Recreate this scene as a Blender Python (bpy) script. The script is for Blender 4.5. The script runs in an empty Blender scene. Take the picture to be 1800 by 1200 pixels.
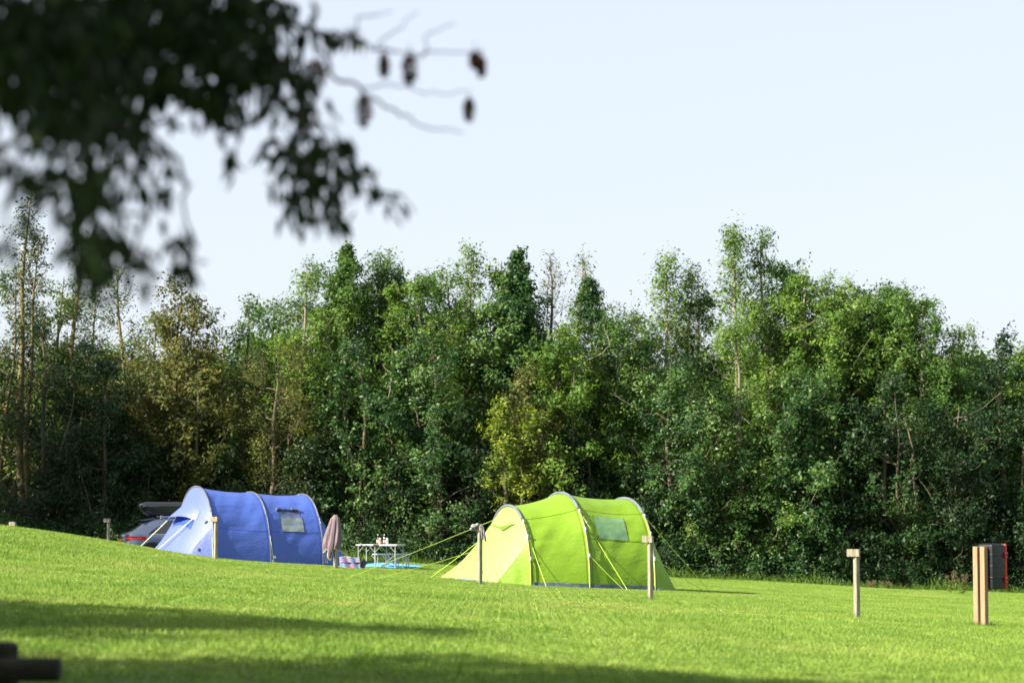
import bpy, math, random
import numpy as np
from mathutils import Vector, Matrix, noise
R = math.radians
PI = math.pi
SC = bpy.context.scene
COL = SC.collection

# ------------------------------------------------------------------ camera
FPX = 4250.0                      # focal length in pixels of the 1800 px wide photograph
PITCH = R(4.146)
EYE = Vector((0, 0, 1.6))
cd = bpy.data.cameras.new('camera')
cam = bpy.data.objects.new('camera', cd)
COL.objects.link(cam)
cam.location = EYE
cam.rotation_euler = (R(90) + PITCH, 0, 0)
cd.lens = 85
cd.sensor_width = 36
cd.clip_start = 0.1
cd.clip_end = 6000
cd.dof.use_dof = True
cd.dof.focus_distance = 50
cd.dof.aperture_fstop = 1.8
SC.camera = cam

# ------------------------------------------------------------------ light
SUN_EL = 33
LX, LY = 0.906, 0.423               # horizontal direction in which the sunlight travels
world = bpy.data.worlds.new('World')
SC.world = world
world.use_nodes = True
wn, wl = world.node_tree.nodes, world.node_tree.links
wn.clear()
sky = wn.new('ShaderNodeTexSky')
sky.sky_type = 'NISHITA'
sky.sun_disc = False
sky.sun_elevation = R(SUN_EL)
sky.sun_rotation = math.atan2(-LX, -LY)
sky.air_density = 1.0
sky.dust_density = 2.0
sky.ozone_density = 1.5
veil = wn.new('ShaderNodeMixRGB')          # thin bright high cloud over the whole sky
veil.inputs[0].default_value = 0.55
veil.inputs[2].default_value = (8.6, 9.0, 9.9, 1)
bg = wn.new('ShaderNodeBackground')
bg.inputs[1].default_value = 0.05
wo = wn.new('ShaderNodeOutputWorld')
wl.new(sky.outputs[0], veil.inputs[1])
wl.new(veil.outputs[0], bg.inputs[0])
wl.new(bg.outputs[0], wo.inputs[0])
sd = bpy.data.lights.new('sun', 'SUN')
sun = bpy.data.objects.new('sun', sd)
COL.objects.link(sun)
sd.energy = 5.0
sd.angle = R(0.6)
sd.color = (1.0, 0.91, 0.72)
tv = Vector((LX, LY, -math.tan(R(SUN_EL)) * math.hypot(LX, LY)))
sun.rotation_euler = tv.to_track_quat('-Z', 'Y').to_euler()
sun.location = (-30, -20, 30)
SC.view_settings.view_transform = 'Standard'
SC.view_settings.look = 'None'
SC.view_settings.exposure = 1.5
SC.view_settings.gamma = 1
SC.view_settings.use_curve_mapping = False
SC.cycles.max_bounces = 8
SC.cycles.transparent_max_bounces = 8

# ------------------------------------------------------------------ helpers
CR = Matrix.Rotation(R(90) + PITCH, 3, 'X')


def ray(px, py):
    return CR @ Vector(((px - 900) / FPX, (600 - py) / FPX, -1))


def at(px, py, D):
    """point on the line of sight of pixel (px, py) at distance D along +Y"""
    d = ray(px, py)
    return EYE + d * (D / d.y)


def G(x, y):
    """ground height (numpy or floats)"""
    x = np.asarray(x, float)
    y = np.asarray(y, float)
    xs = 30 * np.tanh(x / 30)
    ys = np.clip(y, 36, 95)
    z = 0.72 - 0.055 * xs - 0.0105 * ys
    d = np.maximum(x + 12.5, 0) / 4.5
    z = z + 0.60 * np.exp(-d ** 2.6) * np.exp(-(np.abs(y - 52) / 9.5) ** 2.6)
    z = z - 0.38 * np.exp(-((x + 9.5) / 4) ** 2 - ((y - 75.5) / 5) ** 2)
    z = z - 0.16 * np.exp(-((x + 8) / 3.6) ** 2 - ((y - 67) / 5.5) ** 2)
    z = z + 0.14 * np.exp(-((x + 3.7) / 2.4) ** 2 - ((y - 67.6) / 1.7) ** 2)
    z = z + 0.02 * np.sin(x * 0.9 + 0.4 * y) * np.sin(y * 0.33 + 1)
    return z


def Gf(x, y):
    return float(G(x, y))


def hit(px, py, t0=12, t1=110):
    d = ray(px, py)
    d = d / d.y
    t = t0
    while t < t1:
        p = EYE + d * t
        if p.z < Gf(p.x, p.y):
            return Vector((p.x, p.y, Gf(p.x, p.y)))
        t += 0.05
    return Vector((p.x, p.y, Gf(p.x, p.y)))


def tag(o, label=None, cat=None, group=None, kind=None):
    if label: o['label'] = label
    if cat: o['category'] = cat
    if group: o['group'] = group
    if kind: o['kind'] = kind
    return o


def empty(name, loc=(0, 0, 0), rz=0, label=None, cat=None, group=None):
    o = bpy.data.objects.new(name, None)
    COL.objects.link(o)
    o.location = loc
    o.rotation_euler = (0, 0, rz)
    o.empty_display_size = 0.1
    return tag(o, label, cat, group)


class MB:
    """collects verts and faces, builds one mesh object"""

    def __init__(s):
        s.v, s.f = [], []

    def add(s, vs, fs):
        n = len(s.v)
        s.v += [tuple(p) for p in vs]
        s.f += [tuple(i + n for i in q) for q in fs]
        return s

    def box(s, c, size, rz=0, M=None, bev=0.0):
        hx, hy, hz = size[0] / 2, size[1] / 2, size[2] / 2
        if bev > 0:
            b = bev
            vs, fs = [], []
            for (sx, sy, sz) in [(-1, -1, -1), (1, -1, -1), (1, 1, -1), (-1, 1, -1), (-1, -1, 1), (1, -1, 1), (1, 1, 1), (-1, 1, 1)]:
                vs += [(sx * (hx - b), sy * (hy - b), sz * hz), (sx * (hx - b), sy * hy, sz * (hz - b)), (sx * hx, sy * (hy - b), sz * (hz - b))]
            I = lambda k, a: k * 3 + a
            fs = [(I(3, 0), I(2, 0), I(1, 0), I(0, 0)), (I(4, 0), I(5, 0), I(6, 0), I(7, 0)),
                  (I(0, 1), I(1, 1), I(5, 1), I(4, 1)), (I(2, 1), I(3, 1), I(7, 1), I(6, 1)),
                  (I(1, 2), I(2, 2), I(6, 2), I(5, 2)), (I(3, 2), I(0, 2), I(4, 2), I(7, 2))]
            for (a, b2, t) in [(0, 1, 1), (2, 3, 1), (1, 2, 2), (3, 0, 2)]:
                fs.append((I(b2, t), I(a, t), I(a, 0), I(b2, 0)))
            for (a, b2, t) in [(4, 5, 1), (6, 7, 1), (5, 6, 2), (7, 4, 2)]:
                fs.append((I(a, t), I(b2, t), I(b2, 0), I(a, 0)))
            for a in range(4):
                fs.append((I(a, 1), I(a, 2), I(a + 4, 2), I(a + 4, 1)) if a in (1, 3) else (I(a, 2), I(a, 1), I(a + 4, 1), I(a + 4, 2)))
            for a in range(8):
                fs.append((I(a, 0), I(a, 1), I(a, 2)))
        else:
            vs = [(x, y, z) for z in (-hz, hz) for (x, y) in ((-hx, -hy), (hx, -hy), (hx, hy), (-hx, hy))]
            fs = [(3, 2, 1, 0), (4, 5, 6, 7), (0, 1, 5, 4), (1, 2, 6, 5), (2, 3, 7, 6), (3, 0, 4, 7)]
        m = Matrix.Translation(c) @ Matrix.Rotation(rz, 4, 'Z')
        if M is not None:
            m = Matrix.Translation(c) @ M.to_4x4()
        return s.add([m @ Vector(p) for p in vs], fs)

    def tube(s, pts, rad, n=8, cap=True):
        pts = [Vector(p) for p in pts]
        if not hasattr(rad, '__len__'):
            rad = [rad] * len(pts)
        vs, fs = [], []
        up = None
        for i, p in enumerate(pts):
            d = (pts[min(i + 1, len(pts) - 1)] - pts[max(i - 1, 0)]).normalized()
            if up is None:
                up = Vector((0, 0, 1)) if abs(d.z) < 0.9 else Vector((1, 0, 0))
            a = d.cross(up).normalized()
            up = a.cross(d).normalized()
            for k in range(n):
                t = 2 * PI * k / n
                vs.append(p + (a * math.cos(t) + up * math.sin(t)) * rad[i])
        for i in range(len(pts) - 1):
            for k in range(n):
                k2 = (k + 1) % n
                fs.append((i * n + k, i * n + k2, (i + 1) * n + k2, (i + 1) * n + k))
        if cap:
            fs.append(tuple(range(n - 1, -1, -1)))
            fs.append(tuple((len(pts) - 1) * n + k for k in range(n)))
        return s.add(vs, fs)

    def bar(s, p, q, w, h=None):
        p, q = Vector(p), Vector(q)
        h = h or w
        d = (q - p)
        M = d.to_track_quat('X', 'Z').to_matrix()
        return s.box((p + q) / 2, (d.length, w, h), M=M)

    def lathe(s, c, prof, n=16):
        vs, fs = [], []
        for (r, z) in prof:
            for k in range(n):
                t = 2 * PI * k / n
                vs.append((c[0] + r * math.cos(t), c[1] + r * math.sin(t), c[2] + z))
        for i in range(len(prof) - 1):
            for k in range(n):
                k2 = (k + 1) % n
                fs.append((i * n + k, i * n + k2, (i + 1) * n + k2, (i + 1) * n + k))
        fs.append(tuple(range(n - 1, -1, -1)))
        fs.append(tuple((len(prof) - 1) * n + k for k in range(n)))
        return s.add(vs, fs)

    def build(s, name, m, parent=None, smooth=False, label=None):
        me = bpy.data.meshes.new(name)
        me.from_pydata(s.v, [], s.f)
        me.materials.append(m)
        if smooth:
            me.polygons.foreach_set('use_smooth', [True] * len(me.polygons))
        me.update()
        o = bpy.data.objects.new(name, me)
        COL.objects.link(o)
        if parent: o.parent = parent
        if label: o['label'] = label
        return o


def auto_smooth(o, ang=35):
    me = o.data
    me.polygons.foreach_set('use_smooth', [True] * len(me.polygons))
    me.set_sharp_from_angle(angle=R(ang))
    return o


# ------------------------------------------------------------------ materials
def newmat(name):
    m = bpy.data.materials.new(name)
    m.use_nodes = True
    n, l = m.node_tree.nodes, m.node_tree.links
    n.clear()
    out = n.new('ShaderNodeOutputMaterial')
    p = n.new('ShaderNodeBsdfPrincipled')
    l.new(p.outputs[0], out.inputs[0])
    return m, n, l, p, out


def c4(c):
    return (c[0], c[1], c[2], 1)


def mat(name, col, rough=0.6, col2=None, scale=8, stretch=(1, 1, 1), bump=0.0, bscale=None, metal=0, spec=0.5, coat=0, detail=5, contrast=(0.35, 0.65)):
    m, n, l, p, out = newmat(name)
    p.inputs['Roughness'].default_value = rough
    p.inputs['Metallic'].default_value = metal
    p.inputs['Specular IOR Level'].default_value = spec
    p.inputs['Coat Weight'].default_value = coat
    p.inputs['Coat Roughness'].default_value = 0.05
    tc = n.new('ShaderNodeTexCoord')
    mp = n.new('ShaderNodeMapping')
    mp.inputs['Scale'].default_value = stretch
    l.new(tc.outputs['Object'], mp.inputs[0])
    nz = n.new('ShaderNodeTexNoise')
    nz.inputs['Scale'].default_value = scale
    nz.inputs['Detail'].default_value = detail
    l.new(mp.outputs[0], nz.inputs['Vector'])
    rp = n.new('ShaderNodeValToRGB')
    rp.color_ramp.elements[0].position = contrast[0]
    rp.color_ramp.elements[1].position = contrast[1]
    rp.color_ramp.elements[0].color = c4(col)
    if col2 is None:
        col2 = tuple(min(1, x * 1.12) for x in col)
    rp.color_ramp.elements[1].color = c4(col2)
    l.new(nz.outputs[0], rp.inputs[0])
    l.new(rp.outputs[0], p.inputs['Base Color'])
    if bump > 0:
        b = n.new('ShaderNodeBump')
        b.inputs['Strength'].default_value = bump
        b.inputs['Distance'].default_value = 0.02
        n2 = n.new('ShaderNodeTexNoise')
        n2.inputs['Scale'].default_value = bscale or scale * 3
        n2.inputs['Detail'].default_value = 4
        l.new(mp.outputs[0], n2.inputs['Vector'])
        l.new(n2.outputs[0], b.inputs['Height'])
        l.new(b.outputs[0], p.inputs['Normal'])
    return m


def leafmat(name, c1, c2, c3, trans=(0.2, 0.3, 0.04), tw=0.3, rough=0.55, spec=0.22):
    m, n, l, p, out = newmat(name)
    a = n.new('ShaderNodeAttribute')
    a.attribute_name = 'tint'
    rp = n.new('ShaderNodeValToRGB')
    e = rp.color_ramp.elements
    e[0].position = 0.0; e[0].color = c4(c1)
    e[1].position = 1.0; e[1].color = c4(c3)
    k = e.new(0.55); k.color = c4(c2)
    l.new(a.outputs['Fac'], rp.inputs[0])
    l.new(rp.outputs[0], p.inputs['Base Color'])
    p.inputs['Roughness'].default_value = rough
    p.inputs['Specular IOR Level'].default_value = spec
    t = n.new('ShaderNodeBsdfTranslucent')
    mx = n.new('ShaderNodeMixRGB')
    mx.inputs[0].default_value = 0.5
    mx.inputs[2].default_value = c4(trans)
    l.new(rp.outputs[0], mx.inputs[1])
    l.new(mx.outputs[0], t.inputs[0])
    ms = n.new('ShaderNodeMixShader')
    ms.inputs[0].default_value = tw
    l.new(p.outputs[0], ms.inputs[1])
    l.new(t.outputs[0], ms.inputs[2])
    l.new(ms.outputs[0], out.inputs[0])
    return m


def fabric(name, col, trans, tw=0.3, rough=0.55, bump=0.35, scale=9, sheen=0.0):
    """thin tent cloth: lets some light through, fine creases"""
    m, n, l, p, out = newmat(name)
    tc = n.new('ShaderNodeTexCoord')
    nz = n.new('ShaderNodeTexNoise')
    nz.inputs['Scale'].default_value = 1.6
    nz.inputs['Detail'].default_value = 4
    l.new(tc.outputs['Object'], nz.inputs['Vector'])
    rp = n.new('ShaderNodeValToRGB')
    rp.color_ramp.elements[0].position = 0.3
    rp.color_ramp.elements[1].position = 0.7
    rp.color_ramp.elements[0].color = c4(tuple(x * 0.93 for x in col))
    rp.color_ramp.elements[1].color = c4(tuple(min(1, x * 1.05) for x in col))
    l.new(nz.outputs[0], rp.inputs[0])
    l.new(rp.outputs[0], p.inputs['Base Color'])
    p.inputs['Roughness'].default_value = rough
    p.inputs['Specular IOR Level'].default_value = 0.45
    mp = n.new('ShaderNodeMapping')
    mp.inputs['Scale'].default_value = (1.0, 1.6, 2.6)
    l.new(tc.outputs['Object'], mp.inputs[0])
    w = n.new('ShaderNodeTexNoise')
    w.inputs['Scale'].default_value = scale
    w.inputs['Detail'].default_value = 3
    w.inputs['Distortion'].default_value = 1.2
    l.new(mp.outputs[0], w.inputs['Vector'])
    b = n.new('ShaderNodeBump')
    b.inputs['Strength'].default_value = bump
    b.inputs['Distance'].default_value = 0.06
    l.new(w.outputs[0], b.inputs['Height'])
    l.new(b.outputs[0], p.inputs['Normal'])
    t = n.new('ShaderNodeBsdfTranslucent')
    t.inputs[0].default_value = c4(trans)
    ms = n.new('ShaderNodeMixShader')
    ms.inputs[0].default_value = tw
    l.new(p.outputs[0], ms.inputs[1])
    l.new(t.outputs[0], ms.inputs[2])
    l.new(ms.outputs[0], out.inputs[0])
    return m


def grassmat(name, blade=True):
    m, n, l, p, out = newmat(name)
    geo = n.new('ShaderNodeNewGeometry')
    mp = n.new('ShaderNodeMapping')
    mp.inputs['Scale'].default_value = (1, 1, 0.01)
    l.new(geo.outputs['Position'], mp.inputs[0])

    def nz(scale, detail=3, dist=0.0):
        t = n.new('ShaderNodeTexNoise')
        t.inputs['Scale'].default_value = scale
        t.inputs['Detail'].default_value = detail
        t.inputs['Distortion'].default_value = dist
        l.new(mp.outputs[0], t.inputs['Vector'])
        return t

    def ramp(src, p0, p1, a, b):
        rp = n.new('ShaderNodeValToRGB')
        rp.color_ramp.elements[0].position = p0
        rp.color_ramp.elements[1].position = p1
        rp.color_ramp.elements[0].color = c4(a)
        rp.color_ramp.elements[1].color = c4(b)
        l.new(src, rp.inputs[0])
        return rp

    def mix(f, a, b, blend='MIX'):
        x = n.new('ShaderNodeMixRGB')
        x.blend_type = blend
        if isinstance(f, float): x.inputs[0].default_value = f
        else: l.new(f, x.inputs[0])
        l.new(a, x.inputs[1])
        if isinstance(b, tuple): x.inputs[2].default_value = c4(b)
        else: l.new(b, x.inputs[2])
        return x.outputs[0]
    base = ramp(nz(0.55, 4).outputs[0], 0.35, 0.68, (0.178, 0.305, 0.044), (0.285, 0.410, 0.074)).outputs[0]
    dry = ramp(nz(0.22, 5, 0.6).outputs[0], 0.53, 0.72, (0, 0, 0), (0.75, 0.75, 0.75)).outputs[0]
    c = mix(dry, base, (0.37, 0.44, 0.11))
    bare = ramp(nz(1.1, 4, 0.4).outputs[0], 0.70, 0.74, (0, 0, 0), (0.75, 0.75, 0.75)).outputs[0]
    c = mix(bare, c, (0.24, 0.19, 0.09))
    fine = ramp(nz(5.5, 3).outputs[0], 0.3, 0.7, (0.72, 0.76, 0.72), (1.22, 1.18, 1.22)).outputs[0]
    c = mix(1.0, c, fine, 'MULTIPLY')
    lush = ramp(nz(1.7, 3).outputs[0], 0.55, 0.75, (0, 0, 0), (0.7, 0.7, 0.7)).outputs[0]
    c = mix(lush, c, (0.11, 0.235, 0.03))
    if blade:
        rv = ramp(geo.outputs['Random Per Island'], 0.0, 1.0, (0.62, 0.66, 0.6), (1.5, 1.42, 1.5)).outputs[0]
        c = mix(1.0, c, rv, 'MULTIPLY')
        st = ramp(geo.outputs['Random Per Island'], 0.965, 0.97, (0, 0, 0), (1, 1, 1)).outputs[0]
        c = mix(st, c, (0.50, 0.50, 0.26))
    else:
        c = mix(1.0, c, (0.4, 0.42, 0.4), 'MULTIPLY')
    l.new(c, p.inputs['Base Color'])
    p.inputs['Roughness'].default_value = 0.5
    p.inputs['Specular IOR Level'].default_value = 0.22 if blade else 0.1
    if blade:
        t = n.new('ShaderNodeBsdfTranslucent')
        br = mix(0.5, c, (0.36, 0.55, 0.03))
        l.new(br, t.inputs[0])
        ms = n.new('ShaderNodeMixShader')
        ms.inputs[0].default_value = 0.35
        l.new(p.outputs[0], ms.inputs[1])
        l.new(t.outputs[0], ms.inputs[2])
        l.new(ms.outputs[0], out.inputs[0])
    return m


M = {}
M['soil'] = grassmat('lawn_ground', False)
M['blade'] = grassmat('grass_blades', True)
M['bark'] = mat('bark', (0.06, 0.052, 0.038), 0.9, (0.13, 0.11, 0.07), 5, (1, 1, 0.3), 0.4, 30)
M['bark_yellow'] = mat('bark_yellow_lichen', (0.10, 0.085, 0.045), 0.9, (0.23, 0.19, 0.08), 2, (1, 1, 0.5), 0.4, 30)
M['bark_pale'] = mat('bark_pale', (0.13, 0.115, 0.08), 0.85, (0.29, 0.26, 0.19), 3, (1, 1, 0.4), 0.4, 30)
M['bark_dark'] = mat('bark_dark', (0.03, 0.025, 0.02), 0.9, (0.06, 0.05, 0.035), 5, (1, 1, 0.3), 0.3, 30)
M['l_green'] = leafmat('leaf_green', (0.024, 0.068, 0.018), (0.068, 0.148, 0.028), (0.150, 0.240, 0.046), (0.22, 0.36, 0.04))
M['l_light'] = leafmat('leaf_light_green', (0.036, 0.090, 0.018), (0.100, 0.190, 0.030), (0.205, 0.310, 0.055), (0.27, 0.42, 0.05), 0.33)
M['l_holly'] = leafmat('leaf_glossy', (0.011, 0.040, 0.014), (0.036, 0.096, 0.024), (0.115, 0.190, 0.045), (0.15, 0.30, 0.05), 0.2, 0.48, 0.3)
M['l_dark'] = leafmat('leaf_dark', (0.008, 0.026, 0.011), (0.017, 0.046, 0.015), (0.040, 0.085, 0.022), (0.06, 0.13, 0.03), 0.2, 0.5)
M['l_olive'] = leafmat('leaf_olive', (0.034, 0.056, 0.014), (0.088, 0.108, 0.024), (0.195, 0.185, 0.042), (0.26, 0.24, 0.05), 0.28)
M['l_yellow'] = leafmat('leaf_yellow_green', (0.07, 0.120, 0.016), (0.15, 0.215, 0.024), (0.28, 0.32, 0.035), (0.36, 0.44, 0.04), 0.33)
M['l_shade'] = leafmat('leaf_overhead_shaded', (0.008, 0.020, 0.006), (0.014, 0.032, 0.008), (0.024, 0.044, 0.010), (0.03, 0.05, 0.01), 0.05, 0.6, 0.15)  # leaf colour painted below natural green to carry the backlit canopy shade
M['wood'] = mat('weathered_post_wood', (0.17, 0.15, 0.11), 0.85, (0.33, 0.30, 0.23), 7, (5, 5, 0.6), 0.35, 40)
M['wood_new'] = mat('new_post_wood', (0.25, 0.155, 0.09), 0.8, (0.35, 0.23, 0.14), 5, (6, 6, 0.5), 0.25, 40)
M['wood_dark'] = mat('dark_timber', (0.007, 0.006, 0.004), 0.95, (0.018, 0.017, 0.006), 4, (0.5, 4, 4), 0.4, 30)  # weathered timber, colour taken near black to carry the shade it stands in
M['green_tent'] = fabric('lime_tent_cloth', (0.205, 0.36, 0.018), (0.14, 0.44, 0.008), 0.22, bump=0.2, scale=5)
M['green_pale'] = fabric('pale_lime_tent_cloth', (0.30, 0.42, 0.105), (0.3, 0.5, 0.04), 0.18, bump=0.15)
M['green_vent'] = fabric('vent_cloth', (0.11, 0.19, 0.010), (0.12, 0.26, 0.01), 0.15)
M['green_skirt'] = mat('tent_skirt_cloth', (0.04, 0.06, 0.11), 0.5, (0.13, 0.16, 0.22), 6, (1, 1, 3), 0.4, 12)
M['green_window'] = mat('green_window_film', (0.085, 0.19, 0.085), 0.28, (0.15, 0.27, 0.125), 3, (1, 1, 1), 0.5, 7)
M['blue_tent'] = fabric('blue_tent_cloth', (0.070, 0.135, 0.50), (0.010, 0.07, 0.62), 0.2, rough=0.36, bump=0.2, scale=5)
M['blue_pale'] = fabric('pale_blue_tent_cloth', (0.115, 0.165, 0.47), (0.03, 0.10, 0.55), 0.18, rough=0.5, bump=0.12, scale=5)
M['blue_inside'] = fabric('blue_vent_cloth', (0.02, 0.07, 0.42), (0.02, 0.08, 0.5), 0.1)
M['blue_window'] = mat('clear_window_film', (0.11, 0.15, 0.20), 0.35, (0.20, 0.24, 0.25), 4, (1, 1, 1), 0.5, 8)
M['blue_window_dark'] = mat('window_mesh', (0.05, 0.07, 0.16), 0.4, (0.10, 0.13, 0.25), 4)
M['navy'] = mat('navy_cloth', (0.02, 0.03, 0.09), 0.6, (0.05, 0.07, 0.2), 10)
M['sleeve_grey'] = mat('grey_pole_sleeve', (0.085, 0.11, 0.14), 0.6, (0.13, 0.155, 0.185), 4)
M['sleeve_dark'] = mat('dark_pole_sleeve', (0.06, 0.07, 0.09), 0.6, (0.14, 0.15, 0.17), 4)
M['pole'] = mat('fibreglass_pole', (0.03, 0.035, 0.05), 0.4)
M['webbing'] = mat('lime_webbing', (0.38, 0.52, 0.08), 0.7)
M['guy'] = mat('guy_cord', (0.62, 0.78, 0.10), 0.6)
M['guy_pale'] = mat('pale_guy_cord', (0.62, 0.66, 0.42), 0.6)
M['white_plastic'] = mat('white_plastic', (0.5, 0.52, 0.54), 0.4)
M['logo_white'] = mat('white_print', (0.7, 0.75, 0.72), 0.6)
M['alu'] = mat('aluminium', (0.34, 0.35, 0.36), 0.4, (0.42, 0.43, 0.45), 5, metal=0.55)
M['table_top'] = mat('table_laminate', (0.38, 0.40, 0.42), 0.35, (0.47, 0.48, 0.49), 3)
M['black_plastic'] = mat('black_plastic', (0.012, 0.013, 0.016), 0.4, (0.022, 0.023, 0.03), 6)
M['mat_blue'] = mat('blue_groundsheet', (0.08, 0.36, 0.68), 0.5, (0.16, 0.48, 0.78), 3, bump=0.4, bscale=6)
M['glass_brown'] = mat('brown_bottle_glass', (0.025, 0.012, 0.006), 0.08, (0.04, 0.02, 0.008), 4, spec=0.8)
M['label_cream'] = mat('cream_paper_label', (0.42, 0.38, 0.26), 0.7)
M['can_white'] = mat('white_can', (0.45, 0.46, 0.48), 0.3, (0.52, 0.53, 0.54), 5)
M['red'] = mat('red_plastic', (0.55, 0.015, 0.012), 0.3, (0.65, 0.02, 0.018), 5)
M['red_paper'] = mat('red_print', (0.65, 0.06, 0.05), 0.5)
M['towel'] = mat('mauve_towel', (0.145, 0.110, 0.135), 0.95, (0.225, 0.172, 0.205), 3, (9, 9, 0.7), 0.6, 25)
M['hem'] = mat('towel_hem', (0.50, 0.42, 0.30), 0.9)
M['rag'] = mat('grey_rag', (0.16, 0.155, 0.175), 0.95, (0.32, 0.31, 0.34), 14, (1, 1, 1), 0.6, 40)
M['seed'] = mat('dry_seed_bract', (0.060, 0.024, 0.011), 0.9, (0.11, 0.048, 0.022), 12)
M['tan_leaf'] = mat('dead_leaf', (0.17, 0.10, 0.045), 0.9)
M['dock_seed'] = mat('dock_seed', (0.07, 0.055, 0.025), 0.9, (0.12, 0.09, 0.04), 20)
M['petal'] = mat('white_clover', (0.55, 0.58, 0.48), 0.8)
# car
M['paint'] = mat('grey_blue_car_paint', (0.20, 0.24, 0.33), 0.3, (0.215, 0.255, 0.345), 2, metal=0.5, coat=1.0)
M['car_glass'] = mat('car_glass', (0.010, 0.012, 0.016), 0.04, spec=1.0, coat=0.6)
M['tyre'] = mat('tyre_rubber', (0.02, 0.02, 0.02), 0.85)
M['alloy'] = mat('alloy_wheel', (0.45, 0.46, 0.48), 0.3, metal=0.8)
M['tail_red'] = mat('tail_lamp_red', (0.55, 0.008, 0.02), 0.12, (0.70, 0.02, 0.04), 20, coat=0.8)
M['plate_yellow'] = mat('yellow_number_plate', (0.80, 0.36, 0.01), 0.4, (0.86, 0.44, 0.02), 20)
M['plate_ink'] = mat('plate_ink', (0.03, 0.02, 0.01), 0.5)
M['box_black'] = mat('roof_box_gloss', (0.012, 0.014, 0.030), 0.18, (0.018, 0.02, 0.04), 3, spec=0.7, coat=0.7)
M['chrome'] = mat('chrome_trim', (0.7, 0.71, 0.73), 0.15, metal=1.0)
M['case_black'] = mat('cabinet_plastic', (0.010, 0.012, 0.018), 0.42, (0.015, 0.017, 0.024), 4, spec=0.3)


def pattern_mat():
    m, n, l, p, out = newmat('patterned_fabric')
    tc = n.new('ShaderNodeTexCoord')
    v = n.new('ShaderNodeTexVoronoi')
    v.inputs['Scale'].default_value = 46
    l.new(tc.outputs['Object'], v.inputs['Vector'])
    rp = n.new('ShaderNodeValToRGB')
    rp.color_ramp.interpolation = 'CONSTANT'
    e = rp.color_ramp.elements
    e[0].position = 0; e[0].color = (0.17, 0.18, 0.23, 1)
    e[1].position = 0.36; e[1].color = (0.04, 0.09, 0.40, 1)
    for q, c in ((0.56, (0.6, 0.06, 0.05, 1)), (0.66, (0.1, 0.35, 0.6, 1)), (0.78, (0.17, 0.18, 0.23, 1))):
        k = e.new(q); k.color = c
    sx = n.new('ShaderNodeSeparateColor')
    l.new(v.outputs['Color'], sx.inputs[0])
    l.new(sx.outputs[0], rp.inputs[0])
    l.new(rp.outputs[0], p.inputs['Base Color'])
    p.inputs['Roughness'].default_value = 0.8
    return m


M['pattern'] = pattern_mat()

# ------------------------------------------------------------------ ground
def axis(lo, hi, step, far):
    a = list(np.arange(lo, hi + 1e-6, step))
    s, x = step, hi
    while x < far:
        s *= 1.35; x += s; a.append(x)
    s, x = step, lo
    pre = []
    while x > -far:
        s *= 1.35; x -= s; pre.append(x)
    return np.array(pre[::-1] + a)


gx, gy = axis(-26, 26, 0.5, 2500), axis(6, 96, 0.5, 2500)
XX, YY = np.meshgrid(gx, gy)
ZZ = G(XX, YY)
nx, ny = len(gx), len(gy)
vs = np.stack([XX.ravel(), YY.ravel(), ZZ.ravel()], 1)
ii, jj = np.meshgrid(np.arange(nx - 1), np.arange(ny - 1))
a0 = (jj * nx + ii).ravel()
fs = np.stack([a0, a0 + 1, a0 + 1 + nx, a0 + nx], 1)


def fast_mesh(name, verts, quads, m, parent=None, tint=None, smooth=False):
    """quads: (n,4) or (n,3) int array"""
    me = bpy.data.meshes.new(name)
    k = quads.shape[1]
    me.vertices.add(len(verts))
    me.vertices.foreach_set('co', np.asarray(verts, np.float32).ravel())
    me.loops.add(quads.size)
    me.loops.foreach_set('vertex_index', quads.astype(np.int32).ravel())
    me.polygons.add(len(quads))
    me.polygons.foreach_set('loop_start', np.arange(0, quads.size, k, dtype=np.int32))
    if smooth:
        me.polygons.foreach_set('use_smooth', np.ones(len(quads), bool))
    if tint is not None:
        at_ = me.attributes.new('tint', 'FLOAT', 'FACE')
        at_.data.foreach_set('value', np.asarray(tint, np.float32))
    me.materials.append(m)
    me.update(calc_edges=True)
    o = bpy.data.objects.new(name, me)
    COL.objects.link(o)
    if parent: o.parent = parent
    return o


tag(fast_mesh('ground', vs, fs, M['soil'], smooth=True), 'gently sloping mown campsite ground with a low mound', kind='structure')

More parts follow.
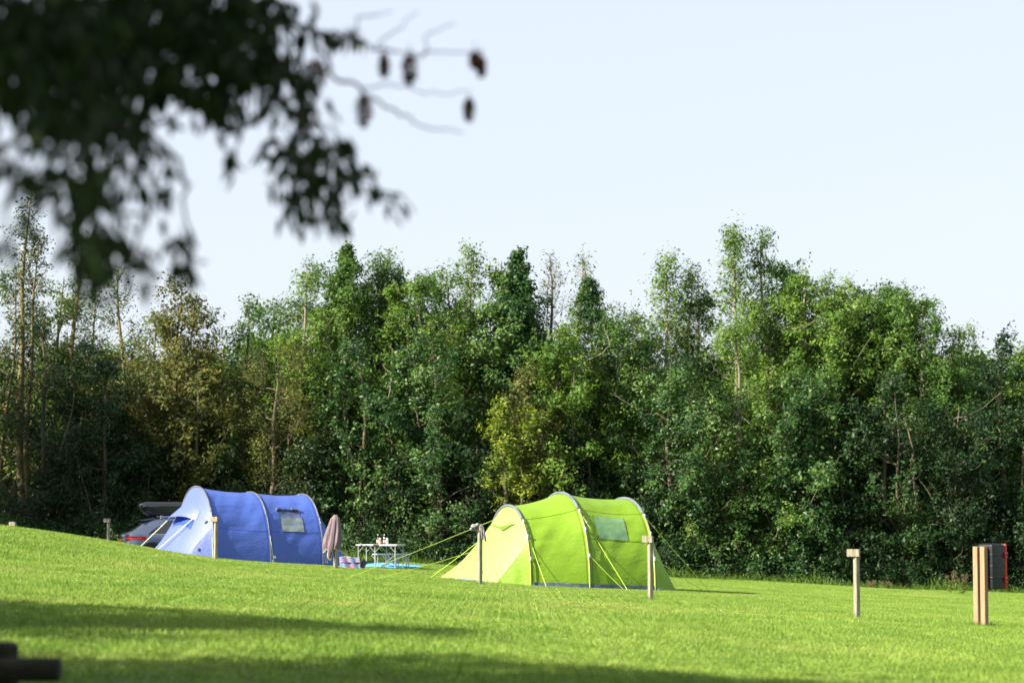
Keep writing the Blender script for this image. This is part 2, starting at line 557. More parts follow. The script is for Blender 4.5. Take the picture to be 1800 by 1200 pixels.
# ------------------------------------------------------------------ grass (geometry nodes, built from points)
def grass_tree(name, per, h, r, tilt, size, seeds=5):
    ng = bpy.data.node_groups.new(name, 'GeometryNodeTree')
    ng.interface.new_socket('Geometry', in_out='INPUT', socket_type='NodeSocketGeometry')
    ng.interface.new_socket('Geometry', in_out='OUTPUT', socket_type='NodeSocketGeometry')
    n, l = ng.nodes, ng.links
    gi, go = n.new('NodeGroupInput'), n.new('NodeGroupOutput')
    cone = n.new('GeometryNodeMeshCone')
    cone.fill_type = 'NONE'
    cone.inputs['Vertices'].default_value = 3
    cone.inputs['Side Segments'].default_value = 1
    cone.inputs['Radius Top'].default_value = r * 0.12
    cone.inputs['Radius Bottom'].default_value = r
    cone.inputs['Depth'].default_value = h
    join = n.new('GeometryNodeJoinGeometry')
    for s in range(seeds):
        grid = n.new('GeometryNodeMeshGrid')
        grid.inputs['Size X'].default_value = size
        grid.inputs['Size Y'].default_value = size
        grid.inputs['Vertices X'].default_value = 2
        grid.inputs['Vertices Y'].default_value = 2
        dp = n.new('GeometryNodeDistributePointsOnFaces')
        dp.inputs['Density'].default_value = per / size ** 2
        dp.inputs['Seed'].default_value = s + 3
        l.new(grid.outputs[0], dp.inputs['Mesh'])
        rv = n.new('FunctionNodeRandomValue')
        rv.data_type = 'FLOAT_VECTOR'
        rv.inputs['Min'].default_value = (-tilt, -tilt, 0)
        rv.inputs['Max'].default_value = (tilt, tilt, 6.28)
        rv.inputs['Seed'].default_value = s
        rs = n.new('FunctionNodeRandomValue')
        rs.data_type = 'FLOAT'
        rs.inputs[2].default_value = 0.55
        rs.inputs[3].default_value = 1.35
        rs.inputs['Seed'].default_value = s + 50
        ip = n.new('GeometryNodeInstanceOnPoints')
        l.new(dp.outputs['Points'], ip.inputs['Points'])
        l.new(cone.outputs[0], ip.inputs['Instance'])
        l.new(rv.outputs[0], ip.inputs['Rotation'])
        l.new(rs.outputs[1], ip.inputs['Scale'])
        rl = n.new('GeometryNodeRealizeInstances')
        l.new(ip.outputs[0], rl.inputs[0])
        g2 = n.new('GeometryNodeGeometryToInstance')
        l.new(rl.outputs[0], g2.inputs[0])
        l.new(g2.outputs[0], join.inputs[0])
    rot = n.new('GeometryNodeInputNamedAttribute')
    rot.data_type = 'FLOAT_VECTOR'
    rot.inputs['Name'].default_value = 'rot'
    scl = n.new('GeometryNodeInputNamedAttribute')
    scl.data_type = 'FLOAT_VECTOR'
    scl.inputs['Name'].default_value = 'scl'
    m2p = n.new('GeometryNodeMeshToPoints')
    l.new(gi.outputs[0], m2p.inputs[0])
    ip = n.new('GeometryNodeInstanceOnPoints')
    ip.inputs['Pick Instance'].default_value = True
    l.new(m2p.outputs[0], ip.inputs['Points'])
    l.new(join.outputs[0], ip.inputs['Instance'])
    l.new(rot.outputs['Attribute'], ip.inputs['Rotation'])
    l.new(scl.outputs['Attribute'], ip.inputs['Scale'])
    sm = n.new('GeometryNodeSetMaterial')
    sm.inputs['Material'].default_value = M['blade']
    l.new(ip.outputs[0], sm.inputs[0])
    l.new(sm.outputs[0], go.inputs[0])
    return ng


def grass_points(name, X, Y, tree, scl, label, rng):
    Z = G(X, Y)
    e = 0.2
    dzx = (G(X + e, Y) - G(X - e, Y)) / (2 * e)
    dzy = (G(X, Y + e) - G(X, Y - e)) / (2 * e)
    rot = np.stack([np.arctan(dzy), -np.arctan(dzx), np.zeros_like(X)], 1)
    me = bpy.data.meshes.new(name)
    me.vertices.add(len(X))
    me.vertices.foreach_set('co', np.stack([X, Y, Z + 0.012], 1).astype(np.float32).ravel())
    a = me.attributes.new('rot', 'FLOAT_VECTOR', 'POINT')
    a.data.foreach_set('vector', rot.astype(np.float32).ravel())
    sv = np.stack([np.ones_like(X) * 1.04, np.ones_like(X) * 1.04, scl], 1)
    a = me.attributes.new('scl', 'FLOAT_VECTOR', 'POINT')
    a.data.foreach_set('vector', sv.astype(np.float32).ravel())
    me.materials.append(M['blade'])
    o = bpy.data.objects.new(name, me)
    COL.objects.link(o)
    md = o.modifiers.new('blades', 'NODES')
    md.node_group = tree
    return tag(o, label, kind='stuff')


rng = np.random.default_rng(11)
cell = 0.5
xs_, ys_ = np.arange(-22, 22, cell), np.arange(14, 80.6, cell)
X, Y = np.meshgrid(xs_, ys_)
X, Y = X.ravel(), Y.ravel()
keep = np.abs(X) < 0.2118 * Y * 1.12 + 1.6
X, Y = X[keep], Y[keep]
hgt = 0.85 + 0.35 * (np.sin(X * 0.7) * np.sin(Y * 0.43 + 1)) + 0.25 * rng.random(len(X))
mnd = np.exp(-(np.maximum(X + 12.5, 0) / 6.5) ** 2.5) * np.exp(-((Y - 52) / 11) ** 2)
hgt = hgt * (1 + 0.5 * mnd)
grass_points('grass', X, Y, grass_tree('lawn_blades', 420, 0.042, 0.0042, 0.75, cell), hgt, 'short mown green grass covering the campsite', rng)

# ------------------------------------------------------------------ trees
def tubes_mesh(name, lines, m, parent, k0=6):
    """lines: list of (pts (n,3), radii (n))"""
    V, Q, off = [], [], 0
    for pts, rad in lines:
        pts = np.asarray(pts, float)
        n_ = len(pts)
        d = np.gradient(pts, axis=0)
        d /= np.linalg.norm(d, axis=1)[:, None] + 1e-9
        ref = np.where(np.abs(d[:, 2:3]) < 0.9, np.array([[0, 0, 1.0]]), np.array([[1.0, 0, 0]]))
        if abs(d[0, 2]) > 0.6: ref[:] = (1.0, 0, 0)
        else: ref[:] = (0, 0, 1.0)
        a = np.cross(d, ref); a /= np.linalg.norm(a, axis=1)[:, None] + 1e-9
        b = np.cross(a, d)
        r = np.asarray(rad, float)[:, None, None]
        k = 3 if np.max(rad) < 0.022 else (4 if np.max(rad) < 0.05 else k0)
        ang = np.arange(k) * 2 * PI / k
        ring = pts[:, None, :] + r * (a[:, None, :] * np.cos(ang)[None, :, None] + b[:, None, :] * np.sin(ang)[None, :, None])
        V.append(ring.reshape(-1, 3))
        i, j = np.meshgrid(np.arange(n_ - 1), np.arange(k), indexing='ij')
        i, j = i.ravel(), j.ravel()
        j2 = (j + 1) % k
        Q.append(np.stack([i * k + j, i * k + j2, (i + 1) * k + j2, (i + 1) * k + j], 1) + off)
        off += n_ * k
    return fast_mesh(name, np.concatenate(V), np.concatenate(Q), m, parent, smooth=True)


def leaves_mesh(name, C, out, size, m, parent, rng, tint, wid=0.5, droop=0.0):
    n_ = len(C)
    nrm = rng.normal(size=(n_, 3)) * 0.55 + out * 0.7 + np.array([0, 0, 0.5])
    nrm /= np.linalg.norm(nrm, axis=1)[:, None]
    ax = rng.normal(size=(n_, 3)) + np.array([0, 0, -droop])
    ax -= (ax * nrm).sum(1)[:, None] * nrm
    ax /= np.linalg.norm(ax, axis=1)[:, None]
    sd_ = np.cross(nrm, ax)
    L = size * (0.5 + 1.1 * rng.random(n_) ** 1.5)[:, None]
    W = L * wid
    fold = nrm * W * 0.18
    v = np.stack([C - ax * L / 2, C + sd_ * W / 2 + fold, C + ax * L / 2, C - sd_ * W / 2 + fold], 1).reshape(-1, 3)
    q = np.arange(n_ * 4).reshape(-1, 4)
    o = fast_mesh(name, v, q, m, parent, tint=tint)
    o['kind'] = 'stuff'
    return o


def envelope(kind, h):
    """relative crown half-width at relative height h"""
    if kind == 'spire':
        return np.minimum(np.clip(1.0 - h, 0.0, 1) * 5.0, 1.6)
    if kind == 'airy':
        return (np.clip(1 - h, 0.0, 1) ** 0.6) * (0.35 + 0.65 * np.clip(1 - np.abs(h - 0.55) / 0.7, 0, 1)) + 0.05
    if kind == 'bush':
        return np.sqrt(np.clip(1 - (h * 1.0) ** 2.4, 0.02, 1))
    if kind == 'tall':          # leafy from the ground up, tapering top
        return np.minimum(1.0, 1.75 * np.clip(1 - h, 0.01, 1) ** 0.85) * (0.85 + 0.15 * np.sin(h * 9)) + 0.03
    return np.clip(1 - (np.abs(h - 0.45) / 0.56) ** 2.2, 0.03, 1) ** 0.5    # round


def tree(name, label, group, base, H, Rw, kind, leaf, bark, seed, n1=60, n2=7, n3=4, n4=18, size=0.095, h0=0.12,
         stems=1, lean=(0, 0), trunk_r=None, twigs=1.0, clump=0.21, sub=0.085, cat='tree'):
    rg = np.random.default_rng(seed)
    root = empty(name, base, 0, label, cat, group)
    lines = []
    tr = trunk_r or (0.012 * H + 0.02)
    stem_pts = []
    for s in range(stems):
        hs = H * (0.98 if s == 0 else rg.uniform(0.72, 0.95))
        t = np.linspace(0, 1, 12)
        az = rg.uniform(0, 2 * PI)
        sp = (0.0 if s == 0 else rg.uniform(0.3, 0.6) * Rw)
        w = (0.035 if kind != 'spire' else 0.008) * H
        ph = rg.uniform(0, 6, 4)
        px_ = np.cos(az) * sp * t ** 0.8 + w * t * np.sin(t * 3.5 + ph[0]) * 0.6 + lean[0] * t + 0.2 * s
        py_ = np.sin(az) * sp * t ** 0.8 + w * t * np.sin(t * 3.1 + ph[1]) * 0.6 + lean[1] * t
        px_ += 0.05 * np.sin(t * 14 + ph[2]) ; py_ += 0.05 * np.sin(t * 12 + ph[3])
        pts = np.stack([px_, py_, t * hs - 0.15], 1)
        stem_pts.append((pts, hs))
        lines.append((pts, (tr * (1 - t) ** 0.8 + 0.012) * (1 if s == 0 else 0.7)))
    C, O, T = [], [], []
    ga = 2.39996
    for k in range(n1):
        hf = h0 + (0.985 - h0) * ((k + rg.random()) / n1) ** (0.9 if kind != 'bush' else 1.0)
        pts, hs = stem_pts[k % stems]
        zt = hf * hs
        ctr = np.array([np.interp(hf, np.linspace(0, 1, 12), pts[:, i]) for i in range(2)])
        az = k * ga + rg.normal() * 0.4
        lobe = noise.noise(Vector((math.cos(az) * 1.3 + seed * 3.7, math.sin(az) * 1.3, hf * H * 0.42)))
        rr = Rw * float(envelope(kind, np.array(hf))) * (0.8 if stems > 1 and kind != 'bush' else 1.0) * rg.uniform(0.7, 1.08) * (1.0 + (0.75 if Rw < 3 else 0.35) * lobe)
        rise = min(rr * rg.uniform(0.25, 0.9), zt * 0.6)
        f = np.clip((zt - rise) / hs, 0.02, 0.97)
        st = np.array([np.interp(f, np.linspace(0, 1, 12), pts[:, i]) for i in range(3)])
        cx, cy = ctr
        en = np.array([cx + math.cos(az) * rr, cy + math.sin(az) * rr, zt + rg.normal() * 0.15])
        t = np.linspace(0, 1, 6)[:, None]
        mid = (st + en) / 2 + np.array([0, 0, -0.12 * rr]) + rg.normal(size=3) * 0.10 * rr
        b = (1 - t) ** 2 * st + 2 * t * (1 - t) * mid + t ** 2 * en
        b[1:-1] += rg.normal(size=(4, 3)) * 0.03 * rr
        br = 0.010 + 0.012 * rr
        lines.append((b, br * (1 - t[:, 0] * 0.75)))
        clump_ = min(clump, 0.05 + 0.3 * rr) if kind == 'spire' else clump
        bt = rg.uniform(-0.30, 0.30) + 0.3 * lobe                       # clump-wide tint: random, plus painted shade contrast, recessed clumps darker
        sub2 = sub * rg.uniform(0.75, 1.35)
        for j in range(n2):
            u = rg.uniform(0.35, 1.0) if j else 1.0
            p = np.array([np.interp(u, t[:, 0], b[:, i]) for i in range(3)])
            dirv = rg.normal(size=3) + np.array([math.cos(az), math.sin(az), 0.35]) * 0.8
            dirv[2] += {'spire': 0.8, 'tall': 0.7, 'airy': 0.8}.get(kind, 0.25)
            dirv /= np.linalg.norm(dirv)
            ln = rg.uniform(0.35, 0.9) * ((0.35 if kind != 'spire' else 0.08) + 0.28 * rr) * (1.3 if kind == 'airy' else 1)
            e = p + dirv * ln
            if rg.random() < twigs * (1.0 if bark == 'bark_yellow' or n4 < 8 else 0.45):
                mm = (p + e) / 2 + rg.normal(size=3) * 0.06
                lines.append((np.stack([p, mm, e]), np.array([0.009, 0.006, 0.003]) * (1.5 if bark == 'bark_yellow' else 1.0)))
            if n4 == 0: continue
            cc = p + (e - p) * rg.uniform(0.35, 1.12, (n3, 1)) + rg.normal(size=(n3, 3)) * clump_ * 0.55
            for q in cc:
                m_ = max(2, int(n4 * rg.uniform(0.4, 1.6) * 0.62))
                pts_ = q + rg.normal(size=(m_, 3)) * sub2
                C.append(pts_)
                oo = pts_ - (b[2] * 0.5 + q * 0.5) + (pts_ - q) * 2.0 + np.array([math.cos(az), math.sin(az), 0.2]) * 0.25
                oo /= np.linalg.norm(oo, axis=1)[:, None] + 1e-6
                O.append(oo)
                T.append(np.clip(rg.normal(0.45 + bt, 0.18, m_), 0, 1))
    tubes_mesh('trunk', lines, M[bark], root)
    if C:
        C, O, T = np.concatenate(C), np.concatenate(O), np.concatenate(T)
        lo = C[:, 2] > 0.05
        leaves_mesh('crown', C[lo], O[lo], size, M[leaf], root, rg, T[lo])
    return root


TREES = [
 # px, top y, half width px, D, kind, leaf, bark, options, label
 (38, 318, 46, 84, 'airy', 'l_dark', 'bark_yellow', dict(n1=70, n2=6, n3=3, n4=11, stems=2, h0=0.3), 'tallest thin tree at the far left end of the hedge with dark feathery top'),
 (-30, 430, 90, 86, 'tall', 'l_green', 'bark_yellow', dict(n1=60, n2=7, n3=3, n4=10), 'sparse tree cut by the left edge of the photo behind the grassy mound'),
 (128, 395, 42, 85, 'airy', 'l_green', 'bark_yellow', dict(n1=60, n2=6, n3=3, n4=8, stems=2), 'slender twiggy tree with yellowish stems, second from the left end of the hedge'),
 (215, 455, 70, 84, 'airy', 'l_green', 'bark_yellow', dict(n1=80, n2=8, n3=3, n4=7, stems=3), 'see-through tree of tangled yellowish twigs left of the roof box'),
 (305, 478, 72, 83.5, 'round', 'l_olive', 'bark_yellow', dict(n1=80, n2=8, n3=3, n4=9, stems=3), 'round-topped twiggy olive tree directly above the dark roof box and car'),
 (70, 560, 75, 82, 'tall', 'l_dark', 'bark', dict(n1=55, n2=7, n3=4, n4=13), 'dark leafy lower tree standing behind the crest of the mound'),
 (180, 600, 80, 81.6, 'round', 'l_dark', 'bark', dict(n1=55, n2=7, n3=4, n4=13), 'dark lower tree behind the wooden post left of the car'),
 (350, 590, 70, 82, 'round', 'l_olive', 'bark', dict(n1=60, n2=8, n3=4, n4=12), 'bushy brownish tree just above the first hoop of the blue tent'),
 (428, 520, 48, 84, 'tall', 'l_green', 'bark', dict(n1=55, n2=7, n3=4, n4=12), 'small green tree beside the gap of sky above the blue tent'),
 (478, 590, 72, 81.6, 'round', 'l_olive', 'bark', dict(n1=70, n2=8, n3=4, n4=15, size=0.07), 'rust-olive dense bushy tree rising behind the blue tent'),
 (535, 452, 62, 84, 'tall', 'l_light', 'bark_pale', dict(n1=70, n2=7, n3=4, n4=15), 'bright green tree left of the pointed one, above the end of the blue tent'),
 (612, 415, 36, 84.5, 'spire', 'l_green', 'bark', dict(n1=75, n2=7, n3=4, n4=13), 'green tree with a single sharp pointed top, above the mauve towel'),
 (662, 432, 48, 85, 'airy', 'l_green', 'bark', dict(n1=65, n2=7, n3=4, n4=10), 'loose-topped tree just right of the pointed tree above the towel'),
 (742, 462, 58, 83.5, 'tall', 'l_light', 'bark_pale', dict(n1=70, n2=7, n3=4, n4=15), 'full light green tree above the camping table'),
 (640, 590, 66, 81.8, 'tall', 'l_holly', 'bark', dict(n1=60, n2=7, n3=4, n4=15), 'glossy-leaved lower tree behind the mauve towel and folding chair'),
 (825, 420, 50, 84.5, 'airy', 'l_light', 'bark_pale', dict(n1=80, n2=7, n3=4, n4=12, stems=2), 'airy tree with feathery top above the left door of the green tent'),
 (872, 440, 42, 84, 'tall', 'l_green', 'bark', dict(n1=60, n2=7, n3=4, n4=14), 'medium green tree squeezed between the feathery tree and the dark spire'),
 (912, 424, 36, 83.6, 'spire', 'l_holly', 'bark', dict(n1=85, n2=7, n3=4, n4=15), 'narrow dark green spire-shaped tree above the green tent'),
 (962, 432, 44, 86, 'airy', 'l_olive', 'bark', dict(n1=75, n2=8, n3=2, n4=2, stems=2), 'nearly bare twiggy tree between the two dark spires above the green tent'),
 (1012, 428, 24, 85.5, 'airy', 'l_green', 'bark_pale', dict(n1=45, n2=7, n3=2, n4=4), 'thin wispy sapling sticking up just left of the second dark spire'),
 (1040, 470, 38, 83.6, 'spire', 'l_holly', 'bark', dict(n1=80, n2=7, n3=4, n4=15), 'second dark spire-shaped tree above the middle hoop of the green tent'),
 (770, 580, 66, 81.4, 'tall', 'l_holly', 'bark', dict(n1=70, n2=8, n3=4, n4=15), 'glossy holly-like tree behind the guy ropes between both tents'),
 (985, 560, 62, 82, 'tall', 'l_light', 'bark', dict(n1=65, n2=8, n3=4, n4=15), 'light green lower tree behind the top of the green tent'),
 (1088, 545, 52, 83, 'round', 'l_green', 'bark_pale', dict(n1=60, n2=7, n3=4, n4=14), 'low rounded tree in the dip of the hedge top above the tent window'),
 (1165, 432, 40, 85, 'airy', 'l_light', 'bark_pale', dict(n1=70, n2=7, n3=3, n4=12), 'slim birch-like tree with thin pale trunk above the guy ropes'),
 (1216, 458, 36, 86, 'airy', 'l_green', 'bark_pale', dict(n1=55, n2=7, n3=3, n4=12), 'slim see-through tree left of the tallest pair of pale trunks'),
 (1288, 380, 52, 85, 'airy', 'l_light', 'bark_pale', dict(n1=95, n2=7, n3=4, n4=14, stems=2, trunk_r=0.13), 'tallest tree of the hedge with two pale trunks and airy crown'),
 (1352, 395, 52, 85.5, 'airy', 'l_green', 'bark_pale', dict(n1=85, n2=7, n3=4, n4=14, stems=2), 'tall loose tree directly right of the tallest pale-trunked one'),
 (1180, 620, 90, 81.5, 'round', 'l_holly', 'bark', dict(n1=80, n2=8, n3=4, n4=17), 'dense glossy rounded tree behind the right guy ropes of the green tent'),
 (1430, 468, 76, 84.5, 'round', 'l_light', 'bark_pale', dict(n1=85, n2=8, n3=4, n4=16), 'broad bright dome-topped tree above the single post at the right'),
 (1300, 560, 80, 82, 'tall', 'l_light', 'bark_pale', dict(n1=80, n2=8, n3=4, n4=17), 'sunlit leafy tree standing below the two pale trunks'),
 (1535, 485, 80, 84.5, 'round', 'l_green', 'bark', dict(n1=90, n2=8, n3=4, n4=16), 'wide flat-topped green tree between the dome tree and the fire point'),
 (1420, 650, 78, 81.2, 'round', 'l_holly', 'bark_pale', dict(n1=75, n2=8, n3=4, n4=16), 'lower glossy tree with straggly twigs left of the single right-hand post'),
 (1625, 520, 62, 83.5, 'round', 'l_green', 'bark_pale', dict(n1=75, n2=8, n3=4, n4=15), 'rounded tree with a bare trunk showing low down, left of the fire point'),
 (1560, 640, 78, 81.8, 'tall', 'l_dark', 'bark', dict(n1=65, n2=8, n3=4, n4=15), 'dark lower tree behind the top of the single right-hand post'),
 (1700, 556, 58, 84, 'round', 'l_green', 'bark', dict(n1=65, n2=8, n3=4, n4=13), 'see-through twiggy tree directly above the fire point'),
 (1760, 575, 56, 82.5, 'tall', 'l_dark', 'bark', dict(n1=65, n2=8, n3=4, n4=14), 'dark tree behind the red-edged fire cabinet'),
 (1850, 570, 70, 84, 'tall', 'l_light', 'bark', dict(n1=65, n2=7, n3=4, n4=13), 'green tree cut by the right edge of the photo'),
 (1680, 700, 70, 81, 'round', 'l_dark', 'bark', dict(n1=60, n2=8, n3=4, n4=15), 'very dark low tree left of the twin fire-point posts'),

 (100, 470, 70, 86, 'round', 'l_green', 'bark_yellow', dict(n1=60, n2=8, n3=3, n4=7, stems=3), 'thin twiggy crown filling the space behind the two leftmost tall trees'),
 (470, 515, 62, 85.8, 'round', 'l_green', 'bark', dict(n1=60, n2=8, n3=4, n4=13), 'rounded green crown just right of the gap of sky over the blue tent'),
 (575, 450, 66, 86, 'round', 'l_green', 'bark', dict(n1=65, n2=8, n3=4, n4=14), 'dense crown filling in left of the sharp pointed tree'),
 (684, 458, 66, 86, 'round', 'l_holly', 'bark', dict(n1=65, n2=8, n3=4, n4=14), 'darker crown between the pointed tree and the full light green tree'),
 (785, 455, 66, 86, 'round', 'l_green', 'bark', dict(n1=65, n2=8, n3=4, n4=14), 'dense crown just left of the feathery tree over the green tent door'),
 (925, 492, 60, 86, 'round', 'l_holly', 'bark', dict(n1=60, n2=8, n3=4, n4=14), 'dark crown at the foot of the bare twiggy top'),
 (1120, 530, 62, 86, 'round', 'l_light', 'bark_pale', dict(n1=60, n2=8, n3=4, n4=13), 'low light crown at the left foot of the birch-like tree'),
 (1235, 490, 66, 86.5, 'round', 'l_green', 'bark_pale', dict(n1=65, n2=8, n3=4, n4=14), 'crown filling in between the birch-like tree and the tallest tree'),
 (1372, 448, 70, 86.5, 'round', 'l_green', 'bark_pale', dict(n1=65, n2=8, n3=4, n4=15), 'green crown between the tallest tree and the dome-topped tree'),
 (1488, 474, 66, 86.5, 'round', 'l_light', 'bark', dict(n1=65, n2=8, n3=4, n4=15), 'bright crown joining the dome-topped tree to the flat-topped one'),
 (1590, 500, 62, 86, 'round', 'l_green', 'bark', dict(n1=65, n2=8, n3=4, n4=14), 'crown joining the flat-topped tree to the tree with the bare trunk'),
]
SH = {}
for i, (px, ty, hw, D, kind, leaf, bark, opt, label) in enumerate(TREES):
    b = at(px, 900, D)
    base = Vector((b.x, D, Gf(b.x, D)))
    H = at(px, ty, D).z - base.z
    Rw = hw * D / FPX * {'airy': 1.75, 'tall': 2.3, 'spire': 1.15}.get(kind, 1.3)
    opt = dict(opt)
    if kind == 'tall': opt.setdefault('stems', 3)
    if kind == 'round': opt.setdefault('stems', 2)
    opt.setdefault('size', 0.10 + 0.035 * ((i * 7) % 5) / 4)
    if kind == 'airy': opt['n4'] = max(2, int(opt.get('n4', 18) * .72)); opt['size'] = .10
    opt['n1'] = int(opt.get('n1', 60) * (1.25 if D > 82.7 else 1.0))
    if D > 82.7: opt['h0'] = max(opt.get('h0', 0.12), 0.3)
    r = tree('hedge_tree', label, 'trees of the hedge', base, H, Rw, kind, leaf, bark, 100 + i, **opt)
    SH[i] = (r, H)

# yellow-leaved tree and front bushes
BUSH = [
 (890, 690, 33, 80.6, 'round', 'l_yellow', dict(n1=34, n2=7, n3=3, n4=13, clump=0.2, h0=0.42), 'yellow-green sunlit bush glowing against the dark hedge above the green tent'),
 (930, 640, 45, 81.6, 'round', 'l_olive', dict(n1=40, n2=7, n3=4, n4=13), 'brown-olive bush partly behind the bright yellow-green bush'),
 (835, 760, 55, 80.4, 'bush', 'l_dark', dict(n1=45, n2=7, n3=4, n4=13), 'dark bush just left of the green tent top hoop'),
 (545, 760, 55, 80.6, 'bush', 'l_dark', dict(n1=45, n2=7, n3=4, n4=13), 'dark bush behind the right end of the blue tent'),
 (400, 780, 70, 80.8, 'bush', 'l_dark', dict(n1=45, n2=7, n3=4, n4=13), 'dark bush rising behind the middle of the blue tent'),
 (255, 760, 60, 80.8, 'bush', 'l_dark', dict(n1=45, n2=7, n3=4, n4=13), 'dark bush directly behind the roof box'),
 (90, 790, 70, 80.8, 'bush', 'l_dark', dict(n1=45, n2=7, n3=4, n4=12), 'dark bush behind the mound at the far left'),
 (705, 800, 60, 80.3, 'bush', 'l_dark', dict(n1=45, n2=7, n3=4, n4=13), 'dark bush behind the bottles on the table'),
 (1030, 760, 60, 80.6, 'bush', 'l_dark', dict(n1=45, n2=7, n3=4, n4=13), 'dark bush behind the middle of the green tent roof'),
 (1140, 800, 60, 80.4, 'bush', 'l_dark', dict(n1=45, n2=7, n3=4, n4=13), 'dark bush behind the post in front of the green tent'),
 (1255, 790, 66, 80.3, 'bush', 'l_holly', dict(n1=50, n2=7, n3=4, n4=14), 'leafy bush where the long right guy rope meets the hedge'),
 (1375, 760, 62, 80.2, 'bush', 'l_holly', dict(n1=55, n2=7, n3=4, n4=15), 'sunlit bush of pale sprays left of the single right-hand post'),
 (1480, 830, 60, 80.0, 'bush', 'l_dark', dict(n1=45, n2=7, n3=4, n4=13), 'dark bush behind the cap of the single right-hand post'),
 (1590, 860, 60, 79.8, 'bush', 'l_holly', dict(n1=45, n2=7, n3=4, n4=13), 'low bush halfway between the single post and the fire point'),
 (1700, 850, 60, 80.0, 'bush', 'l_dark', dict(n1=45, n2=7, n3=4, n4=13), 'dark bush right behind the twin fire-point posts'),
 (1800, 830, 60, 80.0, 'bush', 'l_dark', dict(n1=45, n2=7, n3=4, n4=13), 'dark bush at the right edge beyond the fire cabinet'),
]
def copy_thing(root, loc, rz, scale, label, group):
    r = root.copy()
    COL.objects.link(r)
    r.location = loc; r.rotation_euler = (0, 0, rz); r.scale = (scale,) * 3
    r['label'] = label; r['group'] = group
    for ch in list(root.children):
        c = ch.copy(); COL.objects.link(c); c.parent = r
    return r


BR = {}
DUP = {4: 3, 5: 2, 6: 3, 7: 2, 8: 3, 9: 2, 12: 3, 14: 2, 15: 3, 13: 10}
for i, (px, ty, hw, D, kind, leaf, opt, label) in enumerate(BUSH):
    D += 0.9 if i > 1 else -0.6
    if i in DUP:
        src, hsrc = BR[DUP[i]]
        p = at(px, 900, D)
        z = Gf(p.x, D)
        copy_thing(src, (p.x, D, z), i * 1.3, (at(px, ty, D).z - z) / hsrc, label, 'bushes along the front of the hedge')
        continue
    b = at(px, 900, D)
    base = Vector((b.x, D, Gf(b.x, D)))
    H = at(px, ty, D).z - base.z
    BR[i] = (tree('hedge_bush', label, 'bushes along the front of the hedge', base, H, hw * D / FPX * 1.15, kind, leaf, 'bark', 300 + i, cat='bush', stems=3, size=.11, **opt), H)


# broad trees: one outside the frame on the left, copied for the other shade trees and the back row
def broad(x, y, H, label, group):
    return tree('broadleaf_tree', label, group, Vector((x, y, Gf(x, y))), H, 3.0, 'round', 'l_green', 'bark', 900, n1=90, n2=8, n3=4, n4=14, size=0.17, clump=.32, sub=.15, h0=.2, trunk_r=.22)


LO = 'broadleaf tree beyond the left edge of the photo that shades the ground'
GO = 'trees beyond the left edge'
bs = broad(-13.4, 19.6, 8.0, LO, GO)
for k, (x, y, h) in enumerate([(-18.0, 19.8, 8.0), (-7.3, 13.9, 7.6), (-9.0, 11.4, 11),
                               (-26, 68, 12), (-25, 73, 12.5), (-23.5, 78, 12), (-30, 63, 12), (-31, 71, 13)]):
    copy_thing(bs, (x, y, Gf(x, y)), k * 1.7, h / 8.0, LO, GO)
rb = random.Random(5)
BACK = ['beyond the mound at the far left', 'behind the tallest feathery tree at the left', 'behind the twiggy yellow-stemmed trees',
        'behind the round twiggy tree above the car', 'at the low gap of sky left of the blue tent top', 'behind the rust-olive tree',
        'behind the sharp pointed tree', 'behind the full light green tree over the table', 'behind the feathery tree over the green door',
        'behind the first dark spire', 'between the two dark spires', 'at the dip in the hedge top', 'behind the birch-like tree',
        'behind the tallest pale trunks', 'behind the dome-topped tree', 'behind the wide flat-topped tree', 'behind the tree with the bare trunk',
        'behind the fire point', 'beyond the right edge of the fire cabinet']
for k, txt in enumerate(BACK):
    px = -60 + 108 * k
    D = 89 + rb.uniform(-1, 2)
    p = at(px, 900, D)
    top = 590 + rb.uniform(-10, 40) + (30 if k in (4, 11) else 0)
    Ht = at(px, top, D).z - Gf(p.x, D)
    copy_thing(bs, (p.x, D, Gf(p.x, D)), rb.uniform(0, 6), Ht / 8.0, 'back-row tree ' + txt, 'back row of trees')

# undergrowth along the foot of the hedge: leaves and tall grass
rg = np.random.default_rng(77)
n_ = 95000
cx_ = rg.uniform(-21, 23, 2600)
cy_ = 80.2 + rg.random(2600) ** 1.3 * 3.5
hmax = 0.55 + 1.7 * np.clip((cy_ - 80.0) / 2.5, 0, 1) * (0.6 + 0.4 * np.sin(cx_ * 1.3) * np.sin(cx_ * 0.37 + 1))
cz_ = hmax * rg.random(2600) ** 0.6
pick = rg.integers(0, 2600, n_)
C = np.stack([cx_[pick], cy_[pick], G(cx_[pick], cy_[pick]) + cz_[pick]], 1) + rg.normal(size=(n_, 3)) * np.array([0.22, 0.2, 0.16])
C[:, 2] = np.maximum(C[:, 2], G(C[:, 0], C[:, 1]) + 0.02)
T = np.clip(rg.normal(0.4, 0.22, n_), 0, 1)
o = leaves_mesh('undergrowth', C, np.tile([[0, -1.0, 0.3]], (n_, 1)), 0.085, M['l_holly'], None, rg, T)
tag(o, 'dark leafy undergrowth along the foot of the hedge', kind='stuff')
